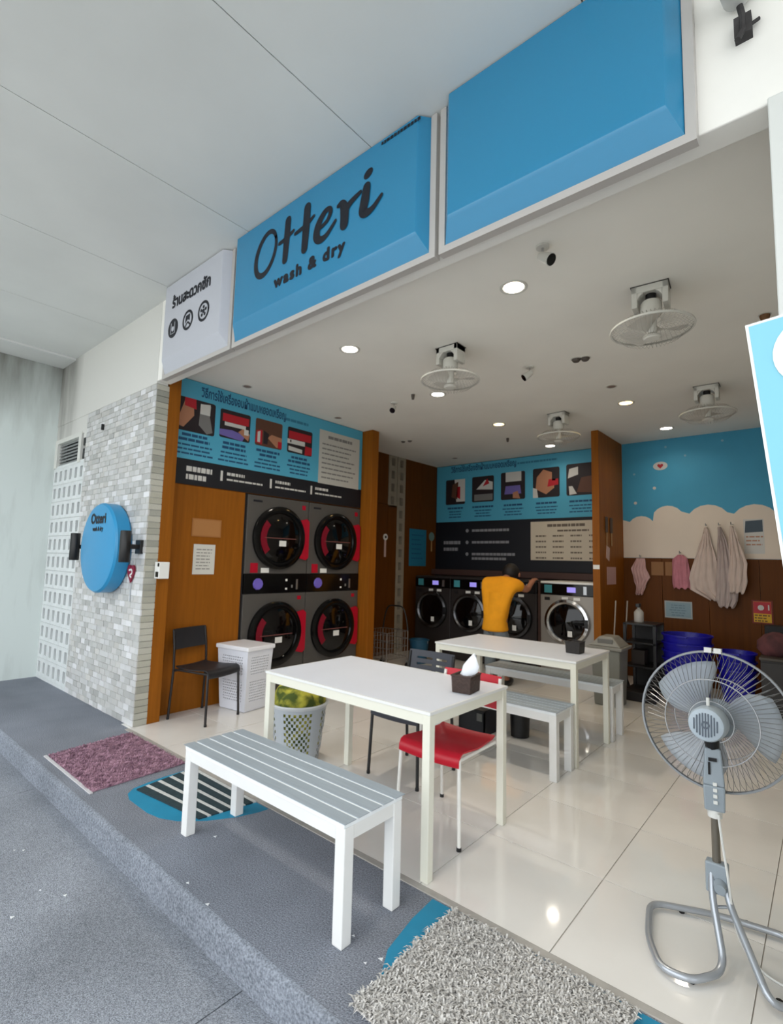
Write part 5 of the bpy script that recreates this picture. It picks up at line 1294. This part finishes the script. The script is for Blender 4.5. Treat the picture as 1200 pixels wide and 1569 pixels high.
# grey swing-lid bin
bt = thing('swing_bin', 'grey plastic bin with domed swing lid behind the far bench', 'bin', (-1.80, 5.72, 0))
bin_m = mat('bin_grey', (120, 120, 112), .5); lid_m = mat('bin_lid', (134, 132, 124), .5)
MB().frustum((-1.93, -1.68, 5.60, 5.84), (-1.95, -1.66, 5.57, 5.87), .0, .57).build('body', bin_m, bt, bevel=.012)
MB().frustum((-1.975, -1.635, 5.545, 5.895), (-1.985, -1.625, 5.54, 5.90), .57, .605).build('lid_rim', lid_m, bt, bevel=.008)
MB().frustum((-1.965, -1.645, 5.56, 5.88), (-1.87, -1.74, 5.61, 5.83), .605, .705).build('lid', lid_m, bt, bevel=.012)
MB().box(-1.88, -1.73, 5.575, 5.582, .625, .68).build('flap', mat('flap_grey', (104, 102, 96), .5), bt)
# black shelving rack with mops
rk = thing('storage_rack', 'black metal rack on the floor beside the blue tubs', 'rack', (-1.60, 6.42, 0))
for x in (-1.80, -1.49):
    for y in (6.25, 6.60): MB().box(x - .015, x + .015, y - .015, y + .015, 0, .80).build('post', black_pl, rk)
for z in (.05, .32, .58, .785): MB().box(-1.815, -1.475, 6.235, 6.615, z, z + .02).build('shelf', black_pl, rk, bevel=.002)
MB().box(-1.79, -1.50, 6.60, 6.612, .05, .79).build('back_panel', mat('rack_back', (30, 28, 28), .6), rk)
tag(MB().box(-1.88, -1.45, 6.02, 6.21, 0.0, .10).build('rubber_step', mat('step_black', (26, 24, 26), .6), bevel=.01), 'low black rubber step in front of the black rack', 'step')
MB_ = MB().box(-1.76, -1.62, 6.33, 6.5, .342, .50); tag(MB_.build('carton', mat('carton_dark', (52, 46, 44), .8), bevel=.004), 'small dark carton on the black rack', 'carton')
sp = thing('spray_bottle', 'white bottle with dark trigger standing on top of the rack', 'bottle', (-1.70, 6.45, .805))
MB().lathe([(.0001, 0), (.05, 0), (.052, .01), (.052, .11), (.03, .14), (.018, .15), (.018, .17), (.0001, .17)], 18).build('body', mat('bottle_white', (170, 166, 160), .4), sp, smooth=40, world=False)
MB().box(-.02, .02, -.06, .02, .17, .21).build('trigger', black_pl, sp, bevel=.004, world=False)
for k, (x, y, lean) in enumerate(((-1.98, 6.35, .05), (-1.90, 6.50, .02))):
    bm_ = thing('broom', 'thin-handled broom leaning beside the wooden partition', 'broom', (x, y, 0), group='brooms by the partition')
    MB().tube([(x, y, .1), (x - lean * .4, y + .25, 1.02)], .009).build('handle', mat('broom_handle', (150, 140, 130), .5), bm_)
    MB().frustum((-.09 + x, .09 + x, y - .03, y + .03), (-.04 + x, .04 + x, y - .02, y + .02), 0.0, .14).build('brush', mat('broom_dark', (44, 40, 40), .8), bm_, bevel=.004)
# blue tubs, nested in two stacks
for s, (x, y, cnt, base) in enumerate(((-1.21, 6.42, 5, 0), (-0.76, 6.40, 4, 0))):
    for k in range(cnt):
        z = k * (.085 if s == 0 else .085)
        t = thing('wash_tub', (('deep blue plastic tub topmost in the taller stack beside the rack' if k == cnt - 1 else 'deep blue plastic tub nested under others in the taller stack beside the rack') if s == 0 else ('deep blue plastic tub topmost in the lower stack beside the dark cabinet' if k == cnt - 1 else 'deep blue plastic tub nested under others in the lower stack beside the dark cabinet')), 'tub', (x, y, z), group='blue tubs in the taller stack' if s == 0 else 'blue tubs in the lower stack')
        h = .38 if s == 0 else .34; r0, r1 = (.19, .235) if s == 0 else (.110, .165)
        MB().lathe([(.0001, .004), (r0, .004), (r1, h), (r1 + .014, h), (r1 + .014, h - .014), (r1 - .001, h - .014), (r1 - .006, h - .03), (r0 - .008, .016), (.0001, .016)], 32).build('body', blue_tub, t, smooth=35, world=False)
        MB().box(-.05, .05, -r1 - .035, -r1 + .002, h - .016, h - .002).build('grip', blue_tub, t, bevel=.003, world=False); MB().box(-.05, .05, r1 - .002, r1 + .035, h - .016, h - .002).build('grip', blue_tub, t, bevel=.003, world=False)
# dark cabinet with things on top, at the right
cbn = thing('dark_cabinet', 'dark low cabinet standing beside the blue tubs', 'cabinet', (-.34, 6.55, 0)); dkc = mat('cabinet_dark', (46, 44, 44), .5)
MB().box(-.55, -.05, 6.25, 6.85, .03, .56).build('body', dkc, cbn, bevel=.005)
MB().box(-.56, -.03, 6.23, 6.87, .56, .585).build('top', mat('cabinet_top', (70, 64, 58), .5), cbn, bevel=.004)
for xa in (-.548, -.30): dr = MB().box(xa, xa + .243, 6.236, 6.25, .05, .54).build('door', dkc, cbn, bevel=.003); MB().box(xa + .21, xa + .225, 6.222, 6.238, .28, .36).build('handle', steel, dr)
bgm = MB(); n = 20
for i, (z, r) in enumerate(((.586, .10), (.64, .135), (.72, .13), (.78, .09), (.815, .03))):
    for k in range(n):
        a = 2 * math.pi * k / n; f = 1 + .10 * math.sin(4 * a + i); bgm.v.append(Vector((-.43 + r * 1.15 * f * math.cos(a), 6.50 + r * f * math.sin(a), z)))
    if i:
        for k in range(n): bgm.f.append(((i - 1) * n + k, (i - 1) * n + (k + 1) % n, i * n + (k + 1) % n, i * n + k))
bgm.f.append(list(range(n))[::-1]); bgm.f.append([4 * n + k for k in range(n)])
tag(bgm.build('cloth_bundle', mat('rose_bundle', (120, 72, 74), .9, rgb2=(60, 40, 44), scale=6), smooth=60), 'dark rose cloth bundle lying on the dark cabinet', 'bundle')
tag(MB().box(-.54, -.20, 6.68, 6.86, .588, .86).build('storage_box', mat('black_box', (24, 24, 26), .6), bevel=.006), 'black storage box on the dark cabinet under the warning notice', 'box')
# under the far table
cr2 = thing('crate', 'black plastic crate under the far table', 'crate', (-2.35, 3.97, 0))
mb = MB(); mb.box(-2.48, -2.23, 3.86, 3.87, .01, .20); mb.box(-2.48, -2.23, 4.08, 4.09, .01, .20); mb.box(-2.48, -2.47, 3.86, 4.09, .01, .20); mb.box(-2.24, -2.23, 3.86, 4.09, .01, .20); mb.box(-2.48, -2.23, 3.86, 4.09, 0, .012); mb.build('body', mat('crate_black', (30, 31, 36), .5), cr2)
MB().box(-2.487, -2.223, 3.852, 4.098, .195, .21).build('lid', black_pl, cr2, bevel=.003)
MB().box(-2.30, -2.25, 3.852, 3.858, .12, .18).build('label_plate', mat('dull_label', (96, 98, 96), .6), cr2)
pail('waste_pail', 'slim black waste pail under the far table beside the crate', 'pail', -2.03, 4.10, .075, .085, .30, black_pl)
